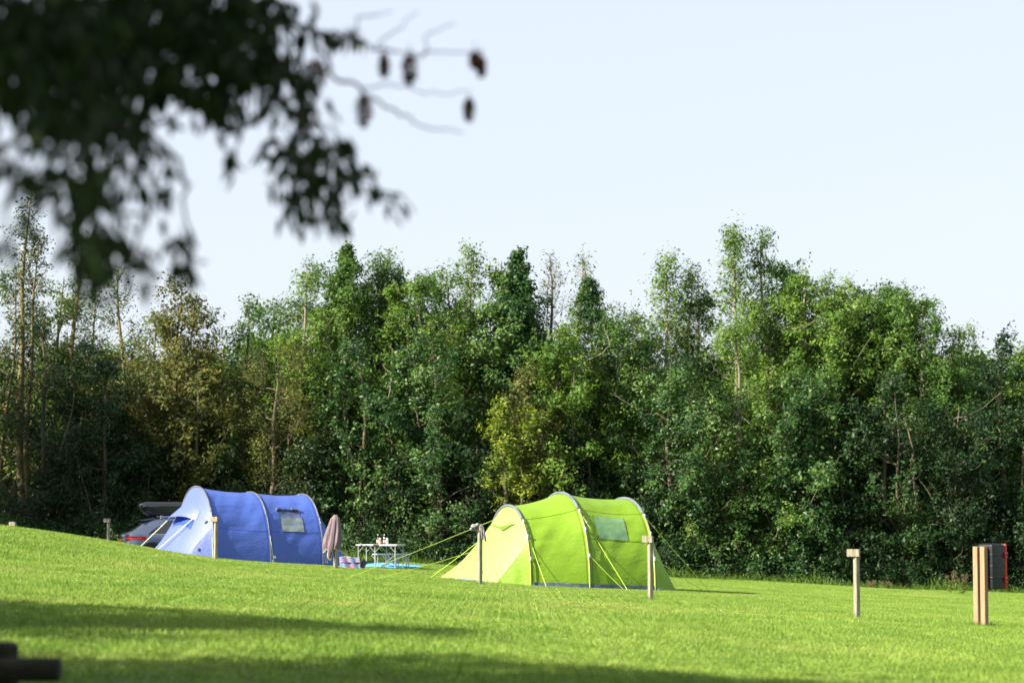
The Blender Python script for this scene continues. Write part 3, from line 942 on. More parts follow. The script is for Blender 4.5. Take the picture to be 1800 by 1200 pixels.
# tall grass blades
n_ = 16000
bx_ = rg.uniform(-21, 23, n_); by_ = 79.3 + rg.random(n_) ** 1.5 * 1.6
bz_ = G(bx_, by_)
hh = rg.uniform(0.12, 0.5, n_) * (0.45 + 0.55 * (np.sin(bx_ * 2.1) * np.sin(bx_ * 0.8) + 1) / 1.6) * np.clip((by_ - 79.0) / 0.8, 0.3, 1)
ln = rg.normal(size=(n_, 2)) * 0.10
wv = rg.normal(size=(n_, 2)); wv /= np.linalg.norm(wv, axis=1)[:, None]
w_ = 0.010
B = np.stack([bx_, by_, bz_], 1)
s3 = np.concatenate([wv * w_, np.zeros((n_, 1))], 1)
mid = B + np.concatenate([ln * 0.4, hh[:, None] * 0.6], 1)
tip = B + np.concatenate([ln * 1.2, hh[:, None]], 1)
v = np.stack([B - s3, B + s3, mid + s3 * 0.8, tip, mid - s3 * 0.8], 1).reshape(-1, 3)
q = np.arange(n_ * 5).reshape(-1, 5)
o = fast_mesh('tall_grass', v, q, M['l_light'], None, tint=np.clip(rg.normal(0.45, 0.25, n_), 0, 1))
tag(o, 'long uncut grass along the foot of the hedge', kind='stuff')
# clover heads and fallen leaves in the lawn
n_ = 420
cxv = []
while len(cxv) < n_:
    y = rg.uniform(17, 60) ; x = rg.uniform(-0.22 * y, 0.22 * y)
    if noise.noise(Vector((x * 0.45, y * 0.25, 3))) > 0.05 or rg.random() < 0.1:
        cxv.append((x, y))
mb = MB()
for (x, y) in cxv:
    z = Gf(x, y) + 0.035 + rg.random() * 0.012
    r_ = rg.uniform(0.004, 0.007)
    mb.add([(x - r_, y, z), (x, y - r_, z), (x + r_, y, z), (x, y + r_, z), (x, y, z + r_), (x, y, z - r_)],
           [(0, 1, 4), (1, 2, 4), (2, 3, 4), (3, 0, 4), (1, 0, 5), (2, 1, 5), (3, 2, 5), (0, 3, 5)])
tag(mb.build('clover_flowers', M['petal']), 'tiny white clover heads scattered in the lawn', kind='stuff')
mb = MB()
for k in range(60):
    y = rg.uniform(17, 56); x = rg.uniform(-0.21 * y, 0.21 * y)
    z = Gf(x, y) + 0.04
    a = rg.uniform(0, 6); s = rg.uniform(0.02, 0.035)
    ca, sa = math.cos(a) * s, math.sin(a) * s
    mb.add([(x - ca, y - sa, z), (x + sa * .5, y - ca * .5, z + .008), (x + ca, y + sa, z + .012), (x - sa * .5, y + ca * .5, z + .006)], [(0, 1, 2, 3)])
tag(mb.build('fallen_leaves', M['tan_leaf']), 'scattered dry brown leaves lying on the lawn', kind='stuff')


# tall dock weeds near the fire point
def weed(px, py, h, label, seed):
    p = hit(px, py)
    rg = random.Random(seed)
    root = empty('dock_plant', p, 0, label, 'weed', 'tall weeds by the hedge')
    st, sdm, lf = MB(), MB(), MB()
    for s in range(4):
        a = rg.uniform(0, 6)
        tip = Vector((math.cos(a) * 0.16, math.sin(a) * 0.1, h * rg.uniform(0.75, 1)))
        pts = [Vector((0, 0, 0)), tip * 0.5 + Vector((0.02, 0, 0.05)), tip]
        st.tube(pts, [0.008, 0.007, 0.004], 5)
        for k in range(26):
            f = rg.uniform(0.5, 1.0)
            c = tip * f + Vector((rg.gauss(0, .035), rg.gauss(0, .035), rg.gauss(0, .02)))
            r_ = rg.uniform(.012, .022)
            sdm.add([c + Vector(q) * r_ for q in ((-1, 0, 0), (0, -1, 0), (1, 0, 0), (0, 1, 0), (0, 0, 1), (0, 0, -1))],
                    [(0, 1, 4), (1, 2, 4), (2, 3, 4), (3, 0, 4), (1, 0, 5), (2, 1, 5), (3, 2, 5), (0, 3, 5)])
    lv = []
    for k in range(16):
        a = rg.uniform(0, 6); z = rg.uniform(0.05, 0.55) * h; L = rg.uniform(.14, .24)
        d = Vector((math.cos(a), math.sin(a), rg.uniform(-.2, .5)))
        c = Vector((0, 0, z)); s = Vector((-math.sin(a), math.cos(a), 0)) * L * .22
        lf.add([c, c + d * L * .5 + s + Vector((0, 0, .03)), c + d * L, c + d * L * .5 - s + Vector((0, 0, .03))], [(0, 1, 2, 3)])
    st.build('stem', M['tan_leaf'], root)
    o = sdm.build('seed_head', M['dock_seed'], root); o['kind'] = 'stuff'
    o = lf.build('foliage', M['l_light'], root); o['kind'] = 'stuff'
    a = o.data.attributes.new('tint', 'FLOAT', 'FACE'); a.data.foreach_set('value', [0.6] * 16)


weed(1672, 1044, 0.78, 'tall dock plant with drooping seed heads left of the fire point', 1)
weed(1692, 1046, 0.70, 'reddish-brown seeding dock plant nearest the fire-point posts', 2)
weed(1560, 1037, 0.30, 'small weed at the lawn edge right of the single post', 3)
weed(1536, 1036, 0.28, 'small pale weed at the lawn edge beside the single post', 4)


# dead snags and bare limbs in the hedge
def limb(pts_px, D, r0, label, m='bark_pale'):
    pts = [at(x, y, D + k * 0.15) for k, (x, y) in enumerate(pts_px)]
    p2 = []
    for a, b in zip(pts[:-1], pts[1:]):
        for t in (0, .33, .66):
            p2.append(a.lerp(b, t) + Vector((rb.gauss(0, .03), rb.gauss(0, .05), rb.gauss(0, .03))))
    p2.append(pts[-1])
    n_ = len(p2)
    o = MB().tube(p2, [r0 * .62 * (1 - .7 * k / n_) for k in range(n_)], 6).build('bare_branch', M[m], smooth=True)
    tag(o, label, 'branch', 'bare branches in the hedge')


limb([(1612, 905), (1606, 840), (1608, 790), (1590, 740), (1580, 705)], 80.2, 0.085, 'dark twisting bare trunk low in the hedge left of the fire point', 'bark')
limb([(1644, 900), (1630, 862), (1612, 838)], 80.0, 0.045, 'grey bare limb leaning beside the dark twisting trunk', 'bark')
limb([(1010, 655), (1035, 640), (1060, 620), (1072, 600), (1062, 575)], 81.5, 0.035, 'pale hooked bare branch above the tent window')
limb([(1012, 720), (1024, 690), (1018, 665), (1000, 650)], 81.5, 0.03, 'pale crooked bare branch hanging below the hooked one')
limb([(1395, 575), (1425, 570), (1448, 560)], 82, 0.035, 'pale bare branch slanting across the dome-topped tree')
limb([(1675, 735), (1700, 732), (1730, 715), (1760, 690)], 80.8, 0.03, 'bare branch reaching right above the fire point')
limb([(130, 920), (160, 905), (150, 860), (135, 800)], 80.2, 0.035, 'curved bare stem left of the car and its post', 'bark')
limb([(682, 700), (690, 660), (672, 640)], 81, 0.03, 'pale arched twig in the hedge above the towel')

exec_parts = True
# ------------------------------------------------------------------ tents
class Tent:
    def __init__(s, name, foot, theta, hoops, front, rear, label, sag=0.055, seed=0):
        """hoops: (x, half width, height); front/rear: ground polylines (x, y) from near foot to far foot"""
        w1 = hoops[0][1]
        R2 = Matrix.Rotation(theta, 3, 'Z')
        org = foot - R2 @ Vector((0, -w1, 0))
        org.z = Gf(org.x, org.y)
        s.R2, s.org, s.th = R2, org, theta
        s.root = empty(name, org, theta, label, 'tent', 'tents')
        s.hoops, s.front, s.rear, s.sag, s.seed = hoops, front, rear, sag, seed

    def gz(s, x, y):
        p = s.org + s.R2 @ Vector((x, y, 0))
        return Gf(p.x, p.y) - s.org.z

    def local(s, p):
        return s.R2.transposed() @ (p - s.org)

    def arch(s, i, t):
        x, w, h = s.hoops[i]
        a = PI * t
        m = 2.25
        cy, sy = math.cos(a), max(0.0, math.sin(a))
        y = -w * math.copysign(abs(cy) ** (2 / m), cy)
        z = h * sy ** (2 / m)
        g = s.gz(x, y)
        return Vector((x, y, z + g * (1 - z / h) + s.gz(x, 0) * z / h))

    def bay(s, i, u, t):
        a, b = s.arch(i, t), s.arch(i + 1, t)
        p = a.lerp(b, u)
        k = 4 * u * (1 - u)
        st = math.sin(PI * t)
        side = -math.copysign(1, math.cos(PI * t))
        p.z -= s.sag * k * st ** 1.3
        mid = math.sin(PI * min(1, 2 * min(t, 1 - t)))
        p.y -= side * 0.05 * k * mid
        # cloth wrinkles
        q = Vector((p.x * 0.9, p.y * 0.6 + s.seed, p.z * 4.2))
        wv = noise.noise(q) * 0.022 + noise.noise(q * 2.6 + Vector((5, 1, 2))) * 0.014
        diag = noise.noise(Vector(((p.x - p.z * 0.8) * 3.2, s.seed, (p.x + p.z) * 0.7))) * 0.020
        f = min(1, k * 1.6) * min(1, st * 3)
        amp = (wv + diag) * f * (0.35 + 0.65 * mid)
        p.y += side * amp
        p.z += amp * 0.4
        return p

    def poly(s, P, f):
        n = len(P) - 1
        k = min(int(f * n), n - 1)
        g = f * n - k
        x = P[k][0] * (1 - g) + P[k + 1][0] * g
        y = P[k][1] * (1 - g) + P[k + 1][1] * g
        return Vector((x, y, s.gz(x, y) - 0.005))

    def end(s, i, P, u, t, brk):
        """ruled surface from arch i (u=0) to the ground polyline P (u=1)"""
        a = s.arch(i, t)
        ts = [0, brk, 1 - brk, 1]
        fs_ = [0, 1 / 3, 2 / 3, 1]
        f = float(np.interp(t, ts, fs_))
        b = s.poly(P, f)
        p = a.lerp(b, u)
        d = (1 if P is s.front else -1)
        q = Vector((p.x * 3 + s.seed, p.y * 3.5, p.z * 1.1))
        k = 4 * u * (1 - u)
        amp = 0.05 if t < brk else 0.012
        p.x += d * (noise.noise(q) * amp * k * 0.7 + 0.02 * k)
        p.y += noise.noise(q + Vector((9, 2, 1))) * amp * k * 0.6
        return p

    def sheet(s, name, fn, nu, nt, m, u0=0, u1=1, t0=0, t1=1, off=0.0, sgn=1, parent=None, label=None):
        V, F = [], []
        for j in range(nt + 1):
            for i in range(nu + 1):
                u, t = u0 + (u1 - u0) * i / nu, t0 + (t1 - t0) * j / nt
                p = fn(u, t)
                if off:
                    e = 0.004
                    du = fn(min(1, u + e), t) - fn(max(0, u - e), t)
                    dt = fn(u, min(1, t + e)) - fn(u, max(0, t - e))
                    nn = du.cross(dt)
                    if nn.length > 1e-9:
                        p = p + nn.normalized() * off * sgn
                V.append(p)
        w = nu + 1
        for j in range(nt):
            for i in range(nu):
                F.append((j * w + i, j * w + i + 1, (j + 1) * w + i + 1, (j + 1) * w + i))
        o = MB().add(V, F).build(name, m, parent or s.root, smooth=True, label=label)
        return o

    def sleeve(s, i, m, r, t0=0.0, t1=1.0, name='pole_sleeve', out=0.01, n=44):
        x, w, h = s.hoops[i]
        pts = []
        for k in range(n + 1):
            p = s.arch(i, t0 + (t1 - t0) * k / n)
            c = Vector((x, 0, p.z * 0.3))
            d = (p - c).normalized()
            pts.append(p + d * out)
        return MB().tube(pts, r, 7).build(name, m, s.root, smooth=True)

    def guy(s, p, q, m, r=0.0055, slider=True):
        p, q = Vector(p), Vector(q)
        o = MB().tube([p, p.lerp(q, .5) - Vector((0, 0, .015)), q], r, 6).build('guy_rope', m, s.root)
        d = (q - p).normalized()
        MB().bar(q - Vector((0, 0, .06)), q + Vector((0, 0, .03)), .012).build('peg', M['alu'], o)
        if slider:
            c = p.lerp(q, .12)
            MB().bar(c - d * .03, c + d * .03, .03, .03).build('slider', M['white_plastic'], o)
        return o


TH = R(21.5)
# ---- green tent
gt = Tent('green_tent', hit(933, 1031), TH,
          [(0, 1.28, 1.66), (1.2, 1.6, 1.99), (2.7, 1.6, 1.95)],
          [(0, -1.28), (-0.62, -0.78), (-1.32, 0.85), (0, 1.28)],
          [(2.7, -1.6), (3.42, -1.15), (3.75, 1.0), (2.7, 1.6)],
          'lime green tunnel tent with three hoops and pale door end', seed=3.0)
for i in range(2):
    gt.sheet('fly_panel', lambda u, t, i=i: gt.bay(i, u, t), 44, 96, M['green_tent'])
BRK = 0.17
gt.sheet('door_panel', lambda u, t: gt.end(0, gt.front, u, t, BRK), 30, 50, M['green_pale'], t0=BRK, t1=1 - BRK)
gt.sheet('side_gusset', lambda u, t: gt.end(0, gt.front, u, t, BRK), 34, 26, M['green_tent'], t0=0, t1=BRK)
gt.sheet('side_gusset', lambda u, t: gt.end(0, gt.front, u, t, BRK), 20, 14, M['green_tent'], t0=1 - BRK, t1=1)
gt.sheet('rear_panel', lambda u, t: gt.end(2, gt.rear, u, t, 0.2), 30, 60, M['green_tent'])
# vent under the arch of the door
def proj(p):
    q = CR.transposed() @ (p - EYE)
    return 900 - FPX * q.x / q.z, 600 + FPX * q.y / q.z
GD = [(proj(gt.org + gt.R2 @ gt.end(0, gt.front, u, t, BRK)), u, t) for u in np.linspace(0, 1, 61) for t in np.linspace(.17, .83, 121)]
def on_door(px, py):
    (_, u, t) = min(GD, key=lambda g: (g[0][0] - px) ** 2 + (g[0][1] - py) ** 2)
    return gt.end(0, gt.front, u, t, BRK) + Vector((-.03, -.01, 0))
V, F = [], []
top_ = [(856, 921), (864, 921), (872, 923), (880, 925), (884, 925), (892, 922), (900, 920), (907, 919)]
bot_ = [(856, 930), (863, 926), (872, 925.5), (878, 926.5), (884, 932), (892, 928), (900, 923), (908, 919.5)]
for a_, b_ in zip(top_, bot_):
    V += [on_door(*a_), on_door(*b_)]
F = [(k * 2, k * 2 + 1, k * 2 + 3, k * 2 + 2) for k in range(len(top_) - 1)]
MB().add(V, F).build('vent_opening', M['green_vent'], gt.root)
# mud skirt
for i in range(2):
    gt.sheet('mud_skirt', lambda u, t, i=i: gt.bay(i, u, t), 30, 3, M['green_skirt'], t0=0, t1=0.013, off=0.012, sgn=1)
gt.sheet('mud_skirt', lambda u, t: gt.end(0, gt.front, u, t, BRK), 3, 50, M['green_skirt'], u0=0.955, u1=1.0, off=0.012, sgn=-1)
gt.sheet('mud_skirt', lambda u, t: gt.end(2, gt.rear, u, t, 0.2), 3, 40, M['green_skirt'], u0=0.945, u1=1.0, off=0.012, sgn=1)
for i in range(3):
    gt.sleeve(i, M['sleeve_grey'], 0.034, 0.30, 1.0, out=0.012)
    gt.sleeve(i, M['pole'], 0.012, 0.0, 0.31, 'tent_pole', out=0.05)
    gt.sleeve(i, M['webbing'], 0.016, 0.0, 0.30, 'seam_tape', out=0.004)
    for tt in (0.29, 0.2, 0.1):
        p = gt.arch(i, tt)
        MB().box(p + Vector((0.0, -0.05, 0)), (0.03, 0.05, 0.08)).build('pole_clip', M['white_plastic'], gt.root)
# window
gt.sheet('window', lambda u, t: gt.bay(1, u, t), 14, 14, M['green_window'], u0=0.20, u1=0.66, t0=0.166, t1=0.272, off=0.012)
gt.sheet('horizontal_seam', lambda u, t: gt.bay(1, u, t), 30, 1, M['green_vent'], t0=0.162, t1=0.1645, off=0.008)
for i in range(2):
    gt.sheet('sewn_seam', lambda u, t, i=i: gt.bay(i, u, t), 30, 1, M['green_vent'], t0=0.300, t1=0.3022, off=0.006)
    gt.sheet('sewn_seam', lambda u, t, i=i: gt.bay(i, u, t), 1, 60, M['green_vent'], u0=0.045, u1=0.052, off=0.006)
    gt.sheet('sewn_seam', lambda u, t, i=i: gt.bay(i, u, t), 1, 60, M['green_vent'], u0=0.950, u1=0.957, off=0.006)
gt.sheet('window_border', lambda u, t: gt.bay(1, u, t), 14, 14, M['green_vent'], u0=0.190, u1=0.670, t0=0.1635, t1=0.2745, off=0.008)
# small printed emblem and line of lettering low on the rear corner
mb = MB()
for (u0, u1, t0, t1) in ((0.30, 0.42, 0.14, 0.17),):
    pass
def gt_end(u, t): return gt.end(2, gt.rear, u, t, 0.2)
gt.sheet('emblem', gt_end, 3, 3, M['logo_white'], u0=0.80, u1=0.845, t0=0.022, t1=0.055, off=0.012)
gt.sheet('lettering', gt_end, 3, 1, M['logo_white'], u0=0.865, u1=0.875, t0=0.010, t1=0.085, off=0.012)


def gtg(px, py): return gt.local(hit(px, py))


A = gt.arch
gt.guy(A(0, 0.70), gtg(605, 1018), M['guy'])
gt.guy(A(0, 0.86), gtg(650, 1021), M['guy'])
gt.guy(A(0, 0.78), gtg(752, 1018), M['guy'])
gt.guy(A(0, 0.92), gtg(753, 1018.5), M['guy'], slider=False)
gt.guy(A(0, 0.27) + Vector((0, -.05, 0)), gtg(961, 1033), M['guy'])
gt.guy(A(0, 0.105) + Vector((0, -.05, 0)), gtg(960, 1032), M['guy'], slider=False)
gt.guy(A(1, 0.28) + Vector((0, -.05, 0)), gtg(1104, 1038), M['guy'])
gt.guy(A(1, 0.10) + Vector((0, -.05, 0)), gtg(1098, 1037.5), M['guy'], slider=False)
gt.guy(A(2, 0.28) + Vector((0, -.05, 0)), gtg(1252, 1043), M['guy'])
gt.guy(A(2, 0.10) + Vector((0, -.05, 0)), gtg(1240, 1040), M['guy'], slider=False)

# ---- blue tent
bt = Tent('blue_tent', at(377, 990, 64.0), R(28),
          [(0, 1.42, 2.03), (1.56, 1.5, 2.00), (3.08, 1.5, 1.95)],
          [(0, -1.42), (-0.66, -0.85), (-1.15, 0.85), (0, 1.42)],
          [(3.08, -1.5), (4.0, -1.35), (4.3, 1.0), (3.08, 1.5)],
          'blue tunnel tent with three hoops and open hooded vent at its door', sag=0.05, seed=8.0)
for i in range(2):
    bt.sheet('fly_panel', lambda u, t, i=i: bt.bay(i, u, t), 44, 96, M['blue_tent'])
def bt_f(u, t): return bt.end(0, bt.front, u, t, 0.16)
bt.sheet('door_panel', bt_f, 30, 50, M['blue_pale'], t0=0.16, t1=0.84)
bt.sheet('side_gusset', bt_f, 34, 30, M['blue_pale'], t0=0, t1=0.16)
bt.sheet('side_gusset', bt_f, 20, 14, M['blue_pale'], t0=0.84, t1=1)
bt.sheet('rear_panel', lambda u, t: bt.end(2, bt.rear, u, t, 0.2), 30, 60, M['blue_tent'])
for i in range(3):
    bt.sleeve(i, M['sleeve_dark'], 0.022, 0.22, 1.0, out=0.012)
    bt.sleeve(i, M['sleeve_grey'], 0.011, 0.0, 0.5, 'seam_tape', out=0.008)
    bt.sleeve(i, M['pole'], 0.012, 0.0, 0.23, 'tent_pole', out=0.03)
# hooded vent: dark opening and a flap propped outwards
bt.sheet('vent_opening', bt_f, 10, 10, M['blue_inside'], u0=0.30, u1=0.52, t0=0.33, t1=0.62, off=0.012, sgn=-1)
def hood(u, t):
    p = bt_f(0.22 + 0.14 * u, t)
    f = max(0.0, min(1.0, (t - 0.31) / 0.20)) * (1.0 if t < .6 else max(.3, 1 - (t - .6) * 6))
    return p + Vector((-0.34 * u * f - .012, 0.0, -0.10 * u * f))
hd = bt.sheet('vent_hood', hood, 8, 14, M['blue_pale'], t0=0.31, t1=0.66)
# toggles and hanging cords on the door side
MB().bar(bt_f(.12, .20) + Vector((-.03, 0, 0)), bt_f(.2, .21) + Vector((-.03, 0, 0)), .03).build('toggle', M['sleeve_dark'], bt.root)
MB().bar(bt_f(.58, .13) + Vector((-.04, 0, 0)), bt_f(.64, .125) + Vector((-.04, 0, 0)), .035).build('toggle', M['sleeve_dark'], bt.root)
for (i, ta, dx) in ((0, 0.24, -0.06), (1, 0.12, 0.03), (1, 0.10, 0.08), (2, 0.22, 0.05), (2, 0.2, 0.11)):
    p = bt.arch(i, ta) + Vector((0, -.05, 0))
    q = Vector((p.x + dx, bt.arch(i, 0)[1] - .04, bt.gz(p.x + dx, p.y) + .12))
    MB().tube([p, q], .007, 5).build('hanging_cord', M['guy_pale'], bt.root)
# window with rolled curtain
def btb(u, t): return bt.bay(1, u, t)
for i in range(2):
    bt.sheet('sewn_seam', lambda u, t, i=i: bt.bay(i, u, t), 30, 1, M['blue_inside'], t0=0.140, t1=0.1420, off=0.006)
    bt.sheet('sewn_seam', lambda u, t, i=i: bt.bay(i, u, t), 1, 60, M['blue_inside'], u0=0.045, u1=0.052, off=0.006)
    bt.sheet('sewn_seam', lambda u, t, i=i: bt.bay(i, u, t), 1, 60, M['blue_inside'], u0=0.950, u1=0.957, off=0.006)
bt.sheet('window_border', btb, 14, 12, M['navy'], u0=0.258, u1=0.692, t0=0.142, t1=0.225, off=0.010)
bt.sheet('window', btb, 14, 12, M['blue_window'], u0=0.27, u1=0.68, t0=0.145, t1=0.222, off=0.014)
bt.sheet('window_net', btb, 14, 8, M['blue_window_dark'], u0=0.275, u1=0.66, t0=0.222, t1=0.268, off=0.016)
roll = [btb(0.235 + 0.40 * k / 10, 0.277) + Vector((0, -.05, .01 * math.sin(k * 2))) for k in range(11)]
rc = MB().tube(roll, [0.045, .05, .035, .03, .03, .03, .03, .03, .035, .05, .045], 8).build('rolled_curtain', M['navy'], bt.root, smooth=True)
for k in (0, 7, 10):
    c = roll[k]
    MB().tube([c + Vector((-.015, 0, 0)), c + Vector((.015, 0, 0))], .05, 8).build('curtain_tie', M['sleeve_dark'], rc)
bt.sheet('emblem', lambda u, t: bt.bay(1, u, t), 3, 2, M['logo_white'], u0=0.04, u1=0.10, t0=0.028, t1=0.036, off=0.014)
def btg(px, py): return bt.local(hit(px, py, t0=57))
bt.guy(hood(1, 0.66), bt.local(at(214, 990, 66)) , M['guy_pale'], 0.011)
bt.guy(hood(1, 0.34), bt.local(at(236, 1000, 65.5)), M['guy_pale'], 0.011)
bt.guy(bt.arch(2, 0.75), bt.local(at(610, 975, 72)), M['guy_pale'], 0.008)

# ------------------------------------------------------------------ marker posts
def marker_post(base, H, label, w=0.074, cap=True, s=1.0):
    root = empty('marker_post', base, 0, label, 'post', 'wooden pitch marker posts')
    MB().box((0, 0, (H - .02) / 2 - .1), (w, w, H - .02 + .2), rz=-R(56), bev=.006).build('post', M['wood'], root)
    if cap:
        MB().box((-0.045, -0.01, H - .055), (0.19 * s, .075, .115), rz=-R(20), bev=.006).build('cap_block', M['wood'], root)
    return root


def post_h(b, py): return at(0, py, b.y).z - b.z


b = hit(1140, 1056); marker_post(b + Vector((.035, 0, 0)), post_h(b, 942), 'wooden post with block cap overlapping the right end of the green tent')
b = hit(1503, 1088); marker_post(b + Vector((.03, 0, 0)), post_h(b, 965), 'wooden post with block cap alone on the lawn left of the fire point')
b = hit(842, 1029); marker_post(b + Vector((.02, 0, 0)), post_h(b, 923), 'wooden post with a grey rag knotted round its cap before the green tent door', s=.8); bA, hA = b, post_h(b, 923)
b = at(377, 990, 56.0); b.z = Gf(b.x, b.y); marker_post(b + Vector((.03, 0, 0)), post_h(b, 908), 'wooden post with block cap in front of the first hoop of the blue tent')
b = at(190, 990, 70); b.z = Gf(b.x, b.y); marker_post(b, post_h(b, 911), 'wooden post with block cap standing left of the parked car')
b = at(24, 990, 66); b.z = Gf(b.x, b.y); marker_post(b, post_h(b, 917), 'post at far left with only its cap showing over the mound')
b = hit(590, 1002, t0=40); marker_post(b, post_h(b, 909), 'wooden post mostly hidden under the mauve towel', w=.085, cap=True, s=.5); bT, hT = b, post_h(b, 907)

# longer grass left standing round the post feet, missed by the mower
rt = np.random.default_rng(5)
fx, fy = [], []
for (x_, y_) in [(1140, 1056), (1503, 1088), (842, 1029), (590, 1002), (1712, 1102), (1732, 1102)]:
    q_ = hit(x_, y_, t0=30)
    fx.append(q_.x + .02 + rt.normal(size=90) * .085); fy.append(q_.y + rt.normal(size=90) * .085)
fx, fy = np.concatenate(fx), np.concatenate(fy)
n_ = len(fx)
B = np.stack([fx, fy, G(fx, fy)], 1)
wv = rt.normal(size=(n_, 2)); wv /= np.linalg.norm(wv, axis=1)[:, None]
s3 = np.concatenate([wv * .006, np.zeros((n_, 1))], 1)
ln = rt.normal(size=(n_, 2)) * .04
hh = rt.uniform(.05, .13, n_)
tip = B + np.concatenate([ln, hh[:, None]], 1)
v = np.stack([B - s3, B + s3, tip], 1).reshape(-1, 3)
tag(fast_mesh('grass_tufts', v, np.arange(n_ * 3).reshape(-1, 3), M['l_light'], None, tint=np.clip(rt.normal(.6, .2, n_), 0, 1)), 'longer grass standing round the feet of the posts', kind='stuff')


# mauve towel draped over that post
def towel():
    V, F = [], []
    nr, na = 46, 72
    for j in range(nr + 1):
        v = j / nr
        for k in range(na):
            a = 2 * PI * k / na
            # lengths differ round the post: short at the left corner, long centre point
            c, s_ = math.cos(a), math.sin(a)
            length = 0.74 + 0.32 * math.exp(-((a - 4.55) / .42) ** 2) + 0.14 * math.exp(-((a - 3.5) / .35) ** 2) + 0.12 * math.exp(-((a - 5.9) / .5) ** 2)
            zz = hT + .035 - v * length
            wx = 0.082 + 0.105 * v ** .8 + (0.06 * v if c < 0 else 0.0)
            wy = 0.06 + 0.06 * v
            fold = 1 + 0.20 * min(1, v * 2.2) * math.sin(a * 7 + 1.5 * v + .6) + 0.08 * min(1, v * 2) * math.sin(a * 13 + 2)
            if v > .8: fold *= 1 - (v - .8) * 1.6
            kk = min(1.0, v * 9) if v < .11 else 1
            cx = -0.03 * v - .06 * v * v
            V.append((cx + c * wx * fold * (0.5 + .5 * kk) - .01, s_ * wy * fold * (0.5 + .5 * kk), zz))
    for j in range(nr):
        for k in range(na):
            k2 = (k + 1) % na
            F.append((j * na + k, j * na + k2, (j + 1) * na + k2, (j + 1) * na + k))
    F.append(tuple(range(na - 1, -1, -1)))
    root = empty('towel', bT, 0, 'mauve towel draped over a post between the blue tent and the table', 'towel')
    MB().add(V, F).build('cloth', M['towel'], root, smooth=True)
    ring = [Vector(V[nr * na + k]) for k in range(na)] + [Vector(V[nr * na])]
    MB().tube(ring, .008, 5, cap=False).build('hem', M['hem'], root, smooth=True)


towel()

# grey rag knotted round the cap of the post before the green tent
def rag():
    root = empty('rag', bA + Vector((0, 0, hA - .12)), 0, 'crumpled grey rag knotted round the top of the post before the green tent', 'rag')
    m = MB()
    for (c, r, sd) in (((-.10, -.05, .10), .07, 1), ((-.03, -.04, .13), .055, 2), ((-.14, -.03, .05), .05, 3), ((.03, -.03, .11), .05, 4)):
        n1, n2 = 14, 18
        V, F = [], []
        for i in range(n1 + 1):
            for j in range(n2):
                a, b2 = PI * i / n1, 2 * PI * j / n2
                d = Vector((math.sin(a) * math.cos(b2), math.sin(a) * math.sin(b2), math.cos(a)))
                q = r * .8 * (1 + .5 * noise.noise(d * 2.2 + Vector((sd * 7, 0, 0))) + .25 * noise.noise(d * 5 + Vector((0, sd, 0))))
                V.append(Vector(c) + Vector((d.x * q, d.y * q * .8, d.z * q * .75)))
        for i in range(n1):
            for j in range(n2):
                F.append((i * n2 + j, i * n2 + (j + 1) % n2, (i + 1) * n2 + (j + 1) % n2, (i + 1) * n2 + j))
        m.add(V, F)
    m.build('knot', M['rag'], root, smooth=True)
    # hanging tail on the right
    V, F = [], []
    for i in range(13):
        v = i / 12
        for j in range(7):
            u = j / 6 - .5
            V.append((.05 + .05 * v + u * (.05 + .05 * v), -.05 + .02 * math.sin(u * 11 + v * 4), .12 - .27 * v - (.04 if j > 3 else 0) * v))
    for i in range(12):
        for j in range(6):
            F.append((i * 7 + j, i * 7 + j + 1, (i + 1) * 7 + j + 1, (i + 1) * 7 + j))
    t = MB().add(V, F).build('tail', M['rag'], root, smooth=True)
    md = t.modifiers.new('thick', 'SOLIDIFY'); md.thickness = .008


rag()

# ------------------------------------------------------------------ fire point at the right
b = hit(1722, 1102)
ax = Vector((.8, -.6, 0)); ay = Vector((.6, .8, 0))
rz = math.atan2(-.6, .8) - R(10)
fp = empty('fire_point', b, rz, 'black and red equipment cabinet mounted behind two square timber posts', 'fire point')
hp = post_h(b, 960)
for x in (-.035, .092):
    MB().box((x, 0, hp / 2 - .1), (.082, .090, hp + .2), bev=.005).build('post', M['wood_new'], fp)
z1 = at(1740, 956, b.y).z - b.z; z0 = at(1740, 1035, b.y).z - b.z
def rounded_box(x0, x1, y0, y1, z0, z1, r, name, m, parent, n=5):
    """box with all vertical edges and top/bottom edges rounded"""
    V, F = [], []
    prof = []
    for k in range(n + 1):
        a = PI / 2 * k / n
        prof.append((r * (1 - math.sin(a)), z0 + r * (1 - math.cos(a))))
    prof2 = [(i_, z0 + z1 - z_) for (i_, z_) in reversed(prof)]
    rows = prof + prof2
    ring = None
    for (ins, z) in rows:
        rr = max(.001, r * 1.0)
        pts = []
        for (cx, cy, a0) in ((x1 - rr, y0 + rr, -PI / 2), (x1 - rr, y1 - rr, 0), (x0 + rr, y1 - rr, PI / 2), (x0 + rr, y0 + rr, PI)):
            for k in range(n + 1):
                a = a0 + PI / 2 * k / n
                pts.append((cx + (rr - ins) * math.cos(a), cy + (rr - ins) * math.sin(a), z))
        ring = len(pts)
        V += pts
    for j in range(len(rows) - 1):
        for k in range(ring):
            k2 = (k + 1) % ring
            F.append((j * ring + k, j * ring + k2, (j + 1) * ring + k2, (j + 1) * ring + k))
    F.append(tuple(range(ring - 1, -1, -1)))
    F.append(tuple((len(rows) - 1) * ring + k for k in range(ring)))
    return MB().add(V, F).build(name, m, parent, smooth=True)


